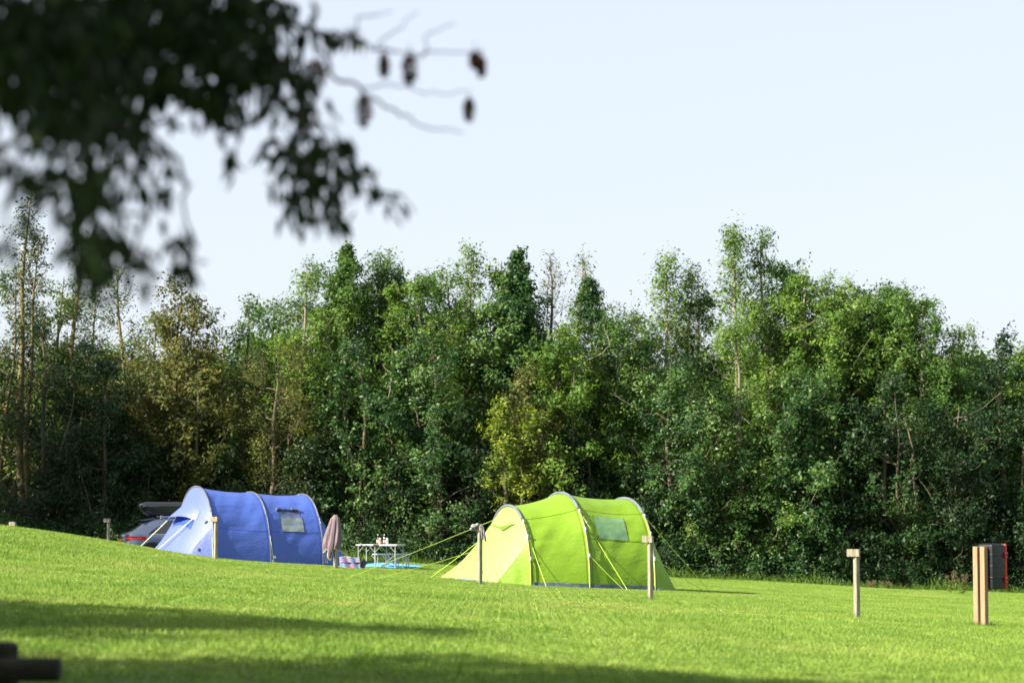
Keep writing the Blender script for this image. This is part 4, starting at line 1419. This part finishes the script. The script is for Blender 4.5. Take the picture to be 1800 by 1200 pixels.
cab = rounded_box(-.06, .21, .055, .37, z0, z1, .022, 'cabinet', M['case_black'], fp)
hz = z1 - z0
for k in range(1, 4):      # raised bands moulded into the body
    zc = z1 - hz * k / 4 + .01
    rounded_box(-.064, .214, .05, .33, zc - .012, zc + .012, .010, 'moulded_band', M['case_black'], cab, 3)
for k in range(5):         # ribs along the top
    x = -.03 + k * .052
    MB().box((x, .19, z1 + .004), (.022, .25, .012), bev=.004).build('top_rib', M['case_black'], cab)
lid = rounded_box(-.065, .215, .372, .415, z0 - .004, z1 + .004, .02, 'lid', M['red'], fp, 4)
for zc in (z1 - .16, z0 + .14):
    MB().box((.222, .37, zc), (.03, .07, .075), bev=.008).build('latch', M['red'], lid)
    MB().box((.240, .37, zc), (.008, .05, .028), bev=.002).build('latch_clip', M['case_black'], lid)

# ------------------------------------------------------------------ picnic table, bench, mat
gm = hit(669, 1000, t0=55)
tb = empty('folding_table', gm, R(-20), 'white folding aluminium table with fold-out bench between the two tents', 'table')
TW, TD, TH_ = 1.18, 0.62, 0.62
def tpt(x, y): return Vector((x, y, 0))
MB().box((-TW / 4 - .004, 0, TH_ + .02), (TW / 2 - .008, TD, .045), bev=.006).build('tabletop', M['table_top'], tb)
MB().box((TW / 4 + .004, 0, TH_ + .02), (TW / 2 - .008, TD, .045), bev=.006).build('tabletop', M['table_top'], tb)
MB().box((0, -TD / 2 - .004, TH_ + .015), (.16, .012, .05), bev=.003).build('hinge', M['black_plastic'], tb)
MB().box((-.42, -TD / 2 - .006, TH_ + .015), (.05, .012, .03), bev=.003).build('catch', M['black_plastic'], tb)
MB().box((-.28, -TD / 2 - .006, TH_ + .015), (.05, .012, .02), bev=.003).build('catch', M['black_plastic'], tb)
for (x, y) in ((-TW / 2 + .06, -TD / 2 + .04), (-.05, -TD / 2 + .04), (.05, TD / 2 - .04), (TW / 2 - .06, -TD / 2 + .04), (-TW / 2 + .06, TD / 2 - .04), (TW / 2 - .06, TD / 2 - .04)):
    lg = MB().bar((x, y, 0.0), (x, y, TH_), .020).build('leg', M['alu'], tb)
    for sx in (-1, 1):
        if abs(x + sx * .16) > TW / 2: continue
        MB().bar((x, y, TH_ - .17), (x + sx * .16, y, TH_ - .005), .013).build('brace', M['alu'], lg)
    MB().box((x, y, .015), (.034, .034, .03)).build('foot', M['black_plastic'], lg)
for sy, nm in ((1, 'bench'),):
    yb = sy * .66
    bn = MB().box((.05, yb, .385), (1.06, .24, .035), bev=.006).build('bench_seat', M['table_top'], tb)
    for x in (-.40, -.1, .2, .50):
        for y in (yb - .08, yb + .08):
            MB().bar((x, y, 0), (x, y, .37), .022).build('bench_leg', M['alu'], bn)
        MB().bar((x, yb, .20), (x - .15, yb, .365), .016).build('bench_brace', M['alu'], bn)
MB().bar((-.05, .1, .02), (.42, .5, .37), .028).build('link_bar', M['alu'], tb)
MB().bar((.42, .12, .02), (.0, .5, .37), .022).build('link_bar', M['alu'], tb)
MB().bar((.12, -.36, .03), (.46, -.05, .40), .034).build('link_bar', M['alu'], tb)
MB().bar((.00, -.40, .02), (.16, -.38, .02), .05).build('floor_bar', M['alu'], tb)

V, F = [], []
nxm, nym = 40, 26
mt_c = gm + Vector((.02, .25, 0))
for j in range(nym + 1):
    for i in range(nxm + 1):
        x = -.85 + 1.45 * i / nxm; y = -.5 + 2.2 * j / nym
        ca, sa = math.cos(R(-20)), math.sin(R(-20))
        wx, wy = mt_c.x + ca * x - sa * y, mt_c.y + sa * x + ca * y
        V.append((wx, wy, Gf(wx, wy) + .068 + .012 * noise.noise(Vector((x * 5, y * 5, 1)))))
for j in range(nym):
    for i in range(nxm):
        a = j * (nxm + 1) + i
        F.append((a, a + 1, a + nxm + 2, a + nxm + 1))
gs = MB().add(V, F).build('groundsheet', M['mat_blue'], smooth=True)
md = gs.modifiers.new('thick', 'SOLIDIFY'); md.thickness = .006
tag(gs, 'bright blue groundsheet spread under the folding table', 'groundsheet')

# things on the table
RT = Matrix.Rotation(R(-20), 3, 'Z')
def on_table(x, y): return gm + RT @ Vector((x, y, TH_ + .043))
def bottle(x, y, label, lw=1.0):
    r = empty('bottle', on_table(x, y), 0, label, 'bottle', 'drinks bottles on the table')
    MB().lathe((0, 0, 0), [(.034, 0), (.037, .01), (.037, .13), (.030, .16), (.014, .19), (.013, .235)], 18).build('glass', M['glass_brown'], r, smooth=True)
    MB().lathe((0, 0, .236), [(.0155, 0), (.0155, .02), (.012, .024)], 14).build('bottle_cap', M['white_plastic'], r)
    MB().lathe((0, 0, .03), [(.0382, 0), (.0382, .085 * lw)], 18).build('paper_label', M['label_cream'], r, smooth=True)
def can(x, y, label, red):
    r = empty('can', on_table(x, y), 0, label, 'can', 'white cans on the table')
    MB().lathe((0, 0, 0), [(.030, 0), (.036, .008), (.036, .145), (.030, .16), (.029, .168)], 18).build('body', M['can_white'], r, smooth=True)
    MB().lathe((0, 0, .168), [(.028, 0), (.028, .004)], 16).build('lid', M['alu'], r)
    if red:
        MB().lathe((0, 0, .085), [(.0372, 0), (.0372, .035)], 18).build('printed_band', M['red_paper'], r, smooth=True)
bottle(-.10, .05, 'brown glass bottle with cream label at the left of the group on the table')
can(-.02, .0, 'white can with a red printed band beside the left bottle', True)
bottle(.09, .04, 'brown glass bottle with cream label between the two white cans', .9)
can(.175, .03, 'plain white can at the right end of the group on the table', False)
o = MB().box(on_table(.03, -.09) + Vector((0, 0, .014)), (.045, .03, .028), bev=.006).build('lighter_box', M['red'])
tag(o, 'small red item lying between the bottles on the table', 'box')

# low folding chair with patterned cloth
cb = hit(616, 1000, t0=55)
ch = empty('folding_chair', cb, R(12), 'low folding camp chair beside the table', 'chair')
for x in (-.22, .22):
    MB().tube([(x, -.12, .0), (x, .06, .30)], .010, 6).build('frame_tube', M['alu'], ch)
    MB().tube([(x, .22, .0), (x, -.10, .20)], .010, 6).build('frame_tube', M['alu'], ch)
MB().box((0, .08, .16), (.42, .30, .02), bev=.005).build('seat', M['navy'], ch)
MB().box((.27, .02, .12), (.03, .04, .28), M=Matrix.Rotation(R(28), 3, 'Y')).build('side_strap', M['black_plastic'], ch)
MB().box((.33, .04, .12), (.12, .02, .20), M=Matrix.Rotation(R(30), 3, 'Y')).build('side_pouch', M['navy'], ch)
V, F = [], []
for j in range(15):
    for i in range(25):
        u, v = i / 24, j / 14
        V.append((-.27 + .50 * u, -.13 + .16 * v + .018 * math.sin(u * 15 + v * 3), .02 + .28 * v + .02 * math.sin(u * 5) * v))
for j in range(14):
    for i in range(24):
        F.append((j * 25 + i, j * 25 + i + 1, (j + 1) * 25 + i + 1, (j + 1) * 25 + i))
o = MB().add(V, F).build('patterned_cloth', M['pattern'], smooth=True)
o.location = cb; o.rotation_euler = (0, 0, R(12))
md = o.modifiers.new('thick', 'SOLIDIFY'); md.thickness = .01
tag(o, 'blue, red and white patterned cloth draped over the low camp chair', 'cloth')

# ------------------------------------------------------------------ car behind the blue tent
CB = at(183, 960, 72.3); CB.z = 0
CTH = R(21)
car = empty('parked_car', (CB.x + .25, CB.y + .95, Gf(CB.x + 1.5, CB.y + 1.3) - .07), CTH, 'grey-blue estate car parked half hidden behind the blue tent', 'car')
CL, CWH = 4.65, 0.91
Z_ = [0.20, 0.26, 0.34, 0.48, 0.62, 0.74, 0.82, 0.90, 0.96, 1.02, 1.10, 1.20, 1.30, 1.38, 1.425, 1.45]
XR = [0.18, 0.06, 0.03, 0.00, 0.02, 0.07, 0.10, 0.10, 0.12, 0.20, 0.31, 0.46, 0.61, 0.74, 0.92, 1.25]
XF = [4.45, 4.58, 4.62, 4.64, 4.64, 4.60, 4.50, 4.15, 3.62, 3.30, 3.14, 2.95, 2.76, 2.58, 2.42, 2.15]
HW = [0.78, 0.86, 0.89, 0.90, 0.91, 0.915, 0.915, 0.905, 0.89, 0.86, 0.82, 0.77, 0.72, 0.67, 0.61, 0.50]


def car_pt(t, z, off=0.0):
    xr, xf, hw = (float(np.interp(z, Z_, A_)) for A_ in (XR, XF, HW))
    hw += off; xr -= off; xf += off
    c, s_ = math.cos(t), math.sin(t)
    n_ = 5.5
    cx, hx = (xr + xf) / 2, (xf - xr) / 2
    q = (abs(c) ** n_ + abs(s_) ** n_) ** (-1 / n_)
    x, y = cx + hx * c * q, hw * s_ * q
    # plan taper toward the tail and bow of the rear and front
    y *= 1 - 0.05 * max(0, (1 - x / 1.0)) if x < 1 else 1
    x += 0.10 * (y / hw) ** 2 * (1 if x < cx else -1) * (0.0 if abs(c) < .3 else 1)
    return Vector((x, y, z))


def car_grid(name, ts, zs, off, m, parent, smooth=True, closed=False, label=None):
    V, F = [], []
    for z in zs:
        for t in ts:
            V.append(car_pt(t, z, off))
    n_ = len(ts)
    for j in range(len(zs) - 1):
        for i in range(n_ if closed else n_ - 1):
            i2 = (i + 1) % n_
            F.append((j * n_ + i, j * n_ + i2, (j + 1) * n_ + i2, (j + 1) * n_ + i))
    if closed:
        F.append(tuple((len(zs) - 1) * n_ + i for i in range(n_)))
        F.append(tuple(range(n_ - 1, -1, -1)))
    return MB().add(V, F).build(name, m, parent, smooth, label)


zs = sorted(set(list(np.linspace(.2, 1.45, 46)) + Z_))
# more samples at the corners
tsf = [math.atan2(math.sin(a) * .35, math.cos(a)) if False else a for a in np.linspace(0, 2 * PI, 145)[:-1]]
auto_smooth(car_grid('body', tsf, zs, 0, M['paint'], car, closed=True), 40)


def find_t(x, z, side=-1):
    """parameter on the near side (y<0) whose point lies at x"""
    best, bt_ = 9, 0
    for a in np.linspace(PI, 2 * PI, 721):
        p = car_pt(a, z)
        if abs(p.x - x) < best:
            best, bt_ = abs(p.x - x), a
    return bt_


# side windows (near side) : outline follows the roof
def side_window(name, x0b, x1b, x0t, x1t, z0, z1, m, off, mirror=False):
    V, F = [], []
    nz, nx_ = 8, 14
    for j in range(nz + 1):
        v = j / nz
        z = z0 + (z1 - z0) * v
        sh = 1 - (2 * v - 1) ** 4 * .06
        xa, xb = x0b + (x0t - x0b) * v ** 1.3, x1b + (x1t - x1b) * v
        for i in range(nx_ + 1):
            x = xa + (xb - xa) * i / nx_
            p = car_pt(find_t(x, z), z, off)
            p.x = x
            if mirror: p.y = -p.y
            V.append(p)
    for j in range(nz):
        for i in range(nx_):
            F.append((j * (nx_ + 1) + i, j * (nx_ + 1) + i + 1, (j + 1) * (nx_ + 1) + i + 1, (j + 1) * (nx_ + 1) + i))
    return MB().add(V, F).build(name, m, car, True)


for mir in (False, True):
    side_window('window_surround', .74, 3.3, 1.42, 2.68, .955, 1.375, M['black_plastic'], .004, mir)
    side_window('side_window', .86, 1.30, 1.38, 1.52, .985, 1.345, M['car_glass'], .010, mir)
    side_window('side_window', 1.36, 2.22, 1.58, 2.20, .985, 1.345, M['car_glass'], .010, mir)
    side_window('side_window', 2.30, 3.12, 2.28, 2.62, .985, 1.345, M['car_glass'], .010, mir)
    side_window('window_trim', .80, 3.2, .82, 3.19, .962, .975, M['chrome'], .012, mir)
# rear window, tail lamps, plate, bumper strip
ra = [PI + a for a in np.linspace(-.62, .62, 25)]
car_grid('rear_window', [PI + a for a in np.linspace(-.60, .60, 21)], list(np.linspace(1.04, 1.34, 9)), .010, M['car_glass'], car)
car_grid('windscreen', list(np.linspace(-.50, .50, 21)), list(np.linspace(1.0, 1.38, 9)), .008, M['car_glass'], car)
for s_ in (-1, 1):
    a0, a1 = (PI + .50, PI + .90) if s_ > 0 else (PI - .90, PI - .50)
    tl = car_grid('tail_light', list(np.linspace(a0, a1, 22)), list(np.linspace(.80, .90, 6)), .014, M['tail_red'], car)
    car_grid('lamp_strip', list(np.linspace(a0 + .03, a1 - .05, 22)), [.842, .852], .018, M['white_plastic'], tl)
car_grid('rear_trim', [PI + a for a in np.linspace(-.40, .40, 15)], [.915, .93], .014, M['chrome'], car)
car_grid('bumper_insert', [PI + a for a in np.linspace(-.75, .75, 25)], list(np.linspace(.28, .42, 4)), .012, M['black_plastic'], car)
pl = MB().box((.055, 0, .76), (.02, .52, .12), bev=.004).build('number_plate', M['plate_yellow'], car)
# tailgate shut line
car_grid('shut_line', [PI + a for a in np.linspace(-.78, .78, 25)], [.655, .663], .003, M['black_plastic'], car)
for x in (2.25, 1.25):
    V = [car_pt(find_t(x, z), z, .003) for z in np.linspace(.35, .95, 10)]
    MB().tube(V, .004, 4).build('door_seam', M['black_plastic'], car)
for x in (1.5, 2.55):
    p = car_pt(find_t(x, .87), .87, .03)
    MB().box(p, (.20, .03, .03), bev=.008).build('door_handle', M['paint'], car)
# roof spoiler and aerial
V, F = [], []
for i in range(13):
    y = -.60 + 1.2 * i / 12
    bow = .05 * (y / .6) ** 2
    V += [(.60 + bow, y, 1.395), (.98, y, 1.452), (.98, y, 1.425), (.62 + bow, y, 1.375)]
for i in range(12):
    for k in range(4):
        F.append((i * 4 + k, i * 4 + (k + 1) % 4, (i + 1) * 4 + (k + 1) % 4, (i + 1) * 4 + k))
F += [(3, 2, 1, 0), (48, 49, 50, 51)]
MB().add(V, F).build('roof_spoiler', M['paint'], car)
fin = MB().add([(1.02, 0, 1.452), (1.22, 0, 1.452), (1.04, 0, 1.52), (1.02, .02, 1.452), (1.22, .01, 1.452), (1.02, -.02, 1.452)], [(0, 3, 2), (3, 4, 2), (5, 0, 2), (4, 5, 2), (3, 5, 4)]).build('aerial', M['paint'], car)
for y in (-.52, .52):
    MB().tube([(1.15, y, 1.44), (1.25, y, 1.485), (2.35, y, 1.485), (2.5, y, 1.44)], .014, 6).build('roof_rail', M['chrome'], car, smooth=True)
for (x, y) in ((.86, -1), (.86, 1), (3.78, -1), (3.78, 1)):
    yy = y * .80
    wh = MB().tube([(x, yy - .11, .33), (x, yy + .11, .33)], .33, 28).build('wheel', M['tyre'], car)
    auto_smooth(wh)
    ys_o = yy + y * .112
    rim = MB().tube([(x, ys_o - y * .004, .33), (x, ys_o + y * .006, .33)], .215, 24).build('rim', M['alloy'], wh)
    MB().tube([(x, ys_o + y * .002, .33), (x, ys_o + y * .012, .33)], .05, 12).build('hub', M['black_plastic'], wh)
    MB().tube([(x, y * .70, .36), (x, y * .905, .36)], .375, 28).build('wheel_arch', M['black_plastic'], car)
# wing mirrors
for y in (-1, 1):
    MB().box((3.05, y * .96, 1.02), (.12, .20, .13), bev=.03).build('wing_mirror', M['paint'], car)

# roof box with its bars: a thing of its own resting on the roof
bxp = car.location + Matrix.Rotation(CTH, 3, 'Z') @ Vector((0.62, -.02, 1.50))
rbx = empty('roof_box', bxp, CTH, 'glossy dark roof box carried on the roof of the parked car', 'roof box')
zb = [0.0, .02, .06, .13, .20, .23, .235, .26, .32, .345, .36]
xr_ = [.36, .26, .17, .09, .03, .01, .00, .00, .02, .07, .16]
xf_ = [1.80, 1.95, 2.02, 2.08, 2.12, 2.14, 2.15, 2.15, 2.05, 1.9, 1.7]
hw_ = [.25, .31, .35, .38, .40, .405, .415, .415, .40, .37, .32]
def rb_pt(t, z, off=0):
    xr, xf, hw = (float(np.interp(z, zb, A_)) for A_ in (xr_, xf_, hw_))
    c, s_ = math.cos(t), math.sin(t)
    q = (abs(c) ** 5 + abs(s_) ** 5) ** (-1 / 5)
    return Vector(((xr + xf) / 2 + (xf - xr + 2 * off) / 2 * c * q, (hw + off) * s_ * q, z * 1.2))
def rb_part(name, zs, m):
    V, F = [], []
    n_ = 96
    for z in zs:
        for k in range(n_):
            V.append(rb_pt(2 * PI * k / n_, z))
    for j in range(len(zs) - 1):
        for k in range(n_):
            F.append((j * n_ + k, j * n_ + (k + 1) % n_, (j + 1) * n_ + (k + 1) % n_, (j + 1) * n_ + k))
    F += [tuple(range(n_ - 1, -1, -1)), tuple((len(zs) - 1) * n_ + k for k in range(n_))]
    return auto_smooth(MB().add(V, F).build(name, m, rbx), 40)
rb_part('shell', [0, .01, .02, .04, .06, .09, .13, .17, .20, .228], M['box_black'])
rb_part('lid', [.234, .236, .26, .29, .32, .335, .345, .353, .36], M['box_black'])
MB().box((.03, -.26, .36), (.03, .14, .03), rz=0).build('badge', M['logo_white'], rbx)
for x in (.62, 1.5):
    MB().box((x, 0, -.035), (.06, 1.1, .03), bev=.008).build('cross_bar', M['alu'], rbx)
    for y in (-.50, .50):
        MB().box((x, y, -.03), (.10, .06, .09), bev=.015).build('bar_foot', M['alu'], rbx)
    MB().box((x, -.30, .0), (.05, .05, .06), bev=.01).build('clamp', M['chrome'], rbx)

# ------------------------------------------------------------------ dark timber fence end at bottom left, close to the camera
p0 = at(0, 1176, 13.5)
fe = empty('timber_fence', (p0.x, p0.y, Gf(p0.x, p0.y)), 0, 'dark out-of-focus timber rail fence end at the bottom left corner', 'fence')
zr = p0.z - fe.location.z
xe = at(106, 1176, 13.5).x - p0.x
rail_len = 2.6
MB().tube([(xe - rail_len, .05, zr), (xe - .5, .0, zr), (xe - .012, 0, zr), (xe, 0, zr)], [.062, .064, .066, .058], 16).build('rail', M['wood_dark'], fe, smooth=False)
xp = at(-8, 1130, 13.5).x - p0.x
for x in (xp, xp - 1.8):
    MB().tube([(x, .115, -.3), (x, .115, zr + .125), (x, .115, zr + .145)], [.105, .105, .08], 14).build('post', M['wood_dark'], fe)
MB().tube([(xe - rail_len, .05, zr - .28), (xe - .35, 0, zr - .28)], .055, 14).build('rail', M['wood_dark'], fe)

# ------------------------------------------------------------------ overhanging tree close to the camera, top left
ov = empty('overhanging_tree', (-3.9, 7.6, Gf(-3.9, 7.6)), 0, 'large tree whose dark blurred leafy branches hang into the top left corner', 'tree')
OV = ov.location.copy()
rg = np.random.default_rng(21)
LN = []
def L(p): return np.array(p) - np.array(OV)
def opx(x, y, D):
    D = D - 0.6 * min(1.0, max(0.0, (320 - x) / 150))
    return L(at(x, y, D))
trk = np.array([[0, 0, -.3], [.05, 0, 1.2], [-.05, .1, 2.6], [.1, .1, 4.2], [.3, .3, 6.0], [.2, .5, 8.2]])
LN.append((trk, np.array([.30, .25, .22, .18, .12, .05])))
def branch(ctrl, r0, r1=.004, jit=.03):
    pts = []
    for a, b_ in zip(ctrl[:-1], ctrl[1:]):
        for t in (0, .25, .5, .75):
            pts.append(a * (1 - t) + b_ * t)
    pts.append(ctrl[-1])
    pts = np.array(pts)
    pts[1:-1] += rg.normal(size=(len(pts) - 2, 3)) * jit
    LN.append((pts, np.linspace(r0, r1, len(pts))))
    return pts
brs = []
brs.append(branch([trk[3], opx(-250, -160, 8.2), opx(100, -60, 8.6), opx(330, -20, 8.8), opx(480, 0, 9.0)], .10, .02))
brs.append(branch([opx(480, 0, 9.0), opx(505, 30, 9.0), opx(545, 55, 9.1), opx(600, 65, 9.2), opx(660, 85, 9.3), opx(740, 95, 9.3), opx(850, 90, 9.4)], .014, .0025, .012))
brs.append(branch([opx(545, 55, 9.1), opx(570, 100, 9.0), opx(600, 140, 9.0), opx(650, 165, 9.1), opx(700, 200, 9.2), opx(740, 222, 9.2), opx(815, 235, 9.3)], .011, .0025, .012))
brs.append(branch([opx(600, 65, 9.2), opx(645, 30, 9.3), opx(690, 20, 9.4)], .005, .002, .012))
brs.append(branch([opx(740, 95, 9.3), opx(760, 60, 9.4), opx(800, 40, 9.5)], .004, .002, .01))
brs.append(branch([opx(660, 85, 9.3), opx(700, 60, 9.4), opx(735, 20, 9.5)], .004, .002, .01))
brs.append(branch([opx(640, 155, 9.1), opx(700, 150, 9.2), opx(760, 165, 9.4), opx(820, 160, 9.5)], .004, .002, .01))
brs.append(branch([opx(330, -20, 8.8), opx(400, 90, 8.7), opx(470, 150, 8.7), opx(530, 240, 8.8), opx(560, 320, 8.8), opx(600, 410, 8.9)], .03, .004))
brs.append(branch([opx(530, 240, 8.8), opx(600, 280, 8.9), opx(660, 330, 9.0), opx(730, 375, 9.1)], .012, .003, .015))
brs.append(branch([opx(100, -60, 8.6), opx(130, 90, 8.0), opx(160, 220, 7.8), opx(170, 350, 7.7), opx(160, 490, 7.6)], .04, .006))
brs.append(branch([opx(160, 220, 7.8), opx(220, 300, 7.8), opx(250, 400, 7.8), opx(255, 500, 7.8)], .015, .004))
brs.append(branch([opx(100, -60, 8.6), opx(230, 90, 8.3), opx(290, 230, 8.2), opx(330, 330, 8.2), opx(330, 460, 8.2)], .02, .004))
brs.append(branch([opx(-250, -160, 8.2), opx(-120, 60, 7.6), opx(-40, 240, 7.4), opx(20, 330, 7.3)], .03, .004))
brs.append(branch([trk[4], np.array([1.6, 1.2, 6.2]), np.array([2.6, 2.0, 5.4]), opx(300, -180, 9.5)], .07, .015))
brs.append(branch([trk[4], np.array([-1.6, -1.2, 6.8]), np.array([-2.8, -1.6, 6.2])], .07, .015))
brs.append(branch([trk[3], np.array([.4, -2.0, 5.4]), np.array([.6, -3.0, 5.0])], .07, .015))
brs.append(branch([trk[3], np.array([1.9, -1.4, 5.2]), np.array([2.9, -2.6, 5.0])], .07, .015))
# leaf clusters: (px, py, rx, ry, depth, count)
CL_ = [(60, 40, 110, 70, 8.2, 230), (190, 50, 110, 80, 8.3, 230), (320, 40, 100, 60, 8.5, 200), (430, 30, 55, 45, 8.7, 85),
       (20, 130, 60, 60, 7.9, 70), (110, 150, 80, 60, 8.0, 95), (220, 140, 70, 60, 8.2, 85), (330, 120, 60, 45, 8.4, 55), (420, 110, 55, 40, 8.6, 50), (500, 110, 40, 30, 8.8, 26),
       (150, 230, 50, 60, 7.9, 55), (70, 210, 45, 40, 7.8, 26), (230, 220, 40, 40, 8.1, 24), (385, 170, 35, 35, 8.6, 20), (480, 170, 40, 35, 8.7, 24), (535, 160, 22, 40, 8.9, 20),
       (165, 320, 40, 45, 7.8, 42), (90, 290, 45, 30, 7.8, 14), (250, 250, 30, 25, 8.1, 9), (270, 325, 28, 28, 8.1, 14), (165, 410, 36, 38, 7.7, 34), (165, 475, 20, 34, 7.6, 24), (180, 440, 40, 30, 7.7, 14), (130, 360, 40, 40, 7.7, 16), (60, 330, 40, 30, 7.6, 10), (215, 420, 24, 28, 7.8, 14), (250, 470, 14, 28, 7.8, 10),
       (320, 430, 20, 32, 8.2, 12), (335, 460, 14, 14, 8.2, 4), (400, 200, 16, 22, 8.6, 8), (410, 275, 6, 18, 8.6, 4), (385, 185, 28, 18, 8.6, 10),
       (510, 250, 42, 26, 8.8, 24), (570, 250, 36, 28, 8.8, 22), (545, 310, 52, 34, 8.8, 42), (610, 300, 40, 26, 8.9, 18), (530, 360, 34, 20, 8.8, 12), (585, 370, 20, 30, 8.9, 14), (655, 325, 20, 18, 9.0, 6), (690, 350, 26, 14, 9.1, 3),
       (5, 280, 10, 22, 7.4, 5), (60, 375, 12, 18, 7.4, 4), (10, 410, 10, 14, 7.4, 3), (560, 60, 30, 12, 9.1, 6), (610, 62, 30, 8, 9.2, 4), (470, 60, 35, 40, 8.8, 24), (290, 285, 18, 12, 8.2, 3), (220, 270, 20, 16, 8.0, 4)]
P, big = [], []
for (x, y, rx, ry, D, n_) in CL_:
    for k in range(int(n_ * (2.3 if y < 160 else (1.9 if x > 300 else 1.45)))):
        P.append(opx(x + rg.normal() * rx * .68, y + rg.normal() * ry * .66 + (8 if y > 200 else 0), D + rg.normal() * .35))
P = np.array(P)
# leaf blade mesh shared by the single leaves
def leaf_mesh():
    V, F = [], []
    prof = [(0, .002), (.15, .010), (.35, .0155), (.6, .014), (.82, .007), (1.0, .0)]
    for (t, w) in prof:
        z = -.085 * t
        V += [(-w, -.004 * math.sin(t * 3), z), (0, .004, z), (w, -.004 * math.sin(t * 3), z)]
    for k in range(5):
        F += [(k * 3, k * 3 + 1, k * 3 + 4, k * 3 + 3), (k * 3 + 1, k * 3 + 2, k * 3 + 5, k * 3 + 4)]
    me = bpy.data.meshes.new('leaf')
    me.from_pydata(V, [], F)
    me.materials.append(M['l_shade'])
    a = me.attributes.new('tint', 'FLOAT', 'FACE'); a.data.foreach_set('value', [0.4] * len(F))
    me.update()
    return me
lm = leaf_mesh()
order = rg.permutation(len(P))
def in_view(p):
    q = p + np.array(OV)
    return abs(q[0]) < .212 * q[1]
sing = [i for i in order if in_view(P[i])][:300]
sset = set(int(i) for i in sing)
for i in sing:
    o = bpy.data.objects.new('leaf', lm)
    o.parent = ov
    o.location = P[i]
    o.rotation_euler = (rg.normal() * .45, rg.normal() * .45, rg.uniform(0, 6.28))
    o.scale = (.86,) * 3
    COL.objects.link(o)
V0 = np.array([v.co[:] for v in lm.vertices])
F0 = np.array([list(f.vertices) for f in lm.polygons])
def leaf_mass(PS, name, sc=.86):
    V, Q = [], []
    for k, p in enumerate(PS):
        Rm = np.array(Matrix.Rotation(rg.uniform(0, 6.28), 3, 'Z') @ Matrix.Rotation(rg.normal() * .45, 3, 'X') @ Matrix.Rotation(rg.normal() * .45, 3, 'Y'))
        V.append(V0 @ Rm.T * sc + p)
        Q.append(F0 + k * len(V0))
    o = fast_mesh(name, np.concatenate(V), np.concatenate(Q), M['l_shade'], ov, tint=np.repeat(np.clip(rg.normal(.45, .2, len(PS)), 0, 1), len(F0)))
    o['kind'] = 'stuff'
rest = [P[i] for i in range(len(P)) if i not in sset]
leaf_mass(rest, 'foliage')
# rest of the crown, out of frame; clumps added overhead to shade the leaves
PS = []
cen = [(-.3, -1.9, 3.9, 1.0), (.5, -1.4, 3.6, .8), (-.9, -1.2, 3.6, 1.0), (1.0, -.3, 4.0, .9), (.2, -.7, 4.4, 1.0), (1.8, 0, 4.3, .9), (-.8, -.9, 4.6, 1.1), (-1.5, .5, 6.2, 1.9), (.8, .6, 5.6, 1.6), (2.2, 1.6, 5.4, 1.3), (0, -1.6, 5.6, 1.6), (-2.6, -1.4, 6.2, 1.4), (.5, .8, 7.6, 1.5), (1.8, -1.6, 5.3, 1.2), (-1.6, 1.8, 4.6, 1.2), (2.9, -.6, 6.4, 1.3), (3.6, -4, 4.6, 1.6), (2.0, -6, 4.8, 1.6), (4.8, -6.5, 4.6, 1.8), (5.5, -3, 5.2, 1.6), (3.2, -9.5, 4.4, 1.8), (6.5, -8.5, 4.6, 1.8), (1.0, -4, 4.4, 1.4), (4.2, -1.2, 5.0, 1.2), (-1, -8, 4.4, 1.8), (4, -12, 3.2, 1.6)]
for (x, y, z, r) in cen:
    c = np.array([x, y, z])
    for k in range(170):
        s_ = c + rg.normal(size=3) * r * .5
        for q in s_ + rg.normal(size=(8, 3)) * .13:
            w = q + np.array(OV)
            el = (w[2] - 1.6) / max(w[1], .5)
            if el > .28 + .7 / max(w[1], .5) or abs(w[0]) > .24 * w[1] + .7 or w[1] < 0:
                PS.append(q)
leaf_mass(PS, 'crown', 1.7)
# twigs from cluster leaves to nearest branch point
allb = np.concatenate(brs)
for (x, y, rx, ry, D, n_) in CL_:
    c = opx(x, y - ry * .3, D)
    near = allb[np.argmin(((allb - c) ** 2).sum(1))]
    LN.append((np.array([near, (near + c) / 2 + rg.normal(size=3) * .02, c]), np.array([.008, .006, .004])))
    for k in range(max(2, n_ // 9)):
        e = opx(x + rg.normal() * rx * .6, y + rg.normal() * ry * .6, D + rg.normal() * .2)
        LN.append((np.array([c, (c + e) / 2 + rg.normal(size=3) * .02, e]), np.array([.004, .003, .002])))
tubes_mesh('trunk', LN, M['bark_dark'], ov, 6)
# hanging brown seed clusters
def seed_cluster(x, y, D, h, w):
    c = opx(x, y, D)
    m = MB()
    m.tube([c + np.array([0, 0, .03]), c - np.array([0, 0, h])], .002, 4)
    for k in range(150):
        f = rg.random()
        rr = w * 1.6 * math.sin(PI * (f * .85 + .12)) ** .7
        a = rg.uniform(0, 6.28)
        q = Vector(c) + Vector((math.cos(a) * rr * rg.uniform(.3, 1), math.sin(a) * rr * rg.uniform(.3, 1), -h * f))
        s_ = rg.uniform(.010, .016)
        d = Vector((math.cos(a) * .5, math.sin(a) * .5, -1)).normalized() * s_ * 1.7
        sd_ = Vector((-math.sin(a), math.cos(a), 0)) * s_ * .6
        m.add([q, q + d * .5 + sd_, q + d, q + d * .5 - sd_], [(0, 1, 2, 3)])
    m.build('seed_cluster', M['seed'], ov)
for (x, y, D, h, w) in [(675, 92, 9.2, .085, .012), (720, 92, 9.2, .115, .020), (640, 165, 9.1, .115, .022), (835, 88, 9.35, .06, .014), (846, 98, 9.35, .07, .013), (824, 170, 9.45, .085, .013),
                        (555, 100, 9.0, .12, .028), (535, 150, 8.9, .14, .030)]:
    seed_cluster(x, y, D, h, w)
    seed_top = opx(x, y, D)
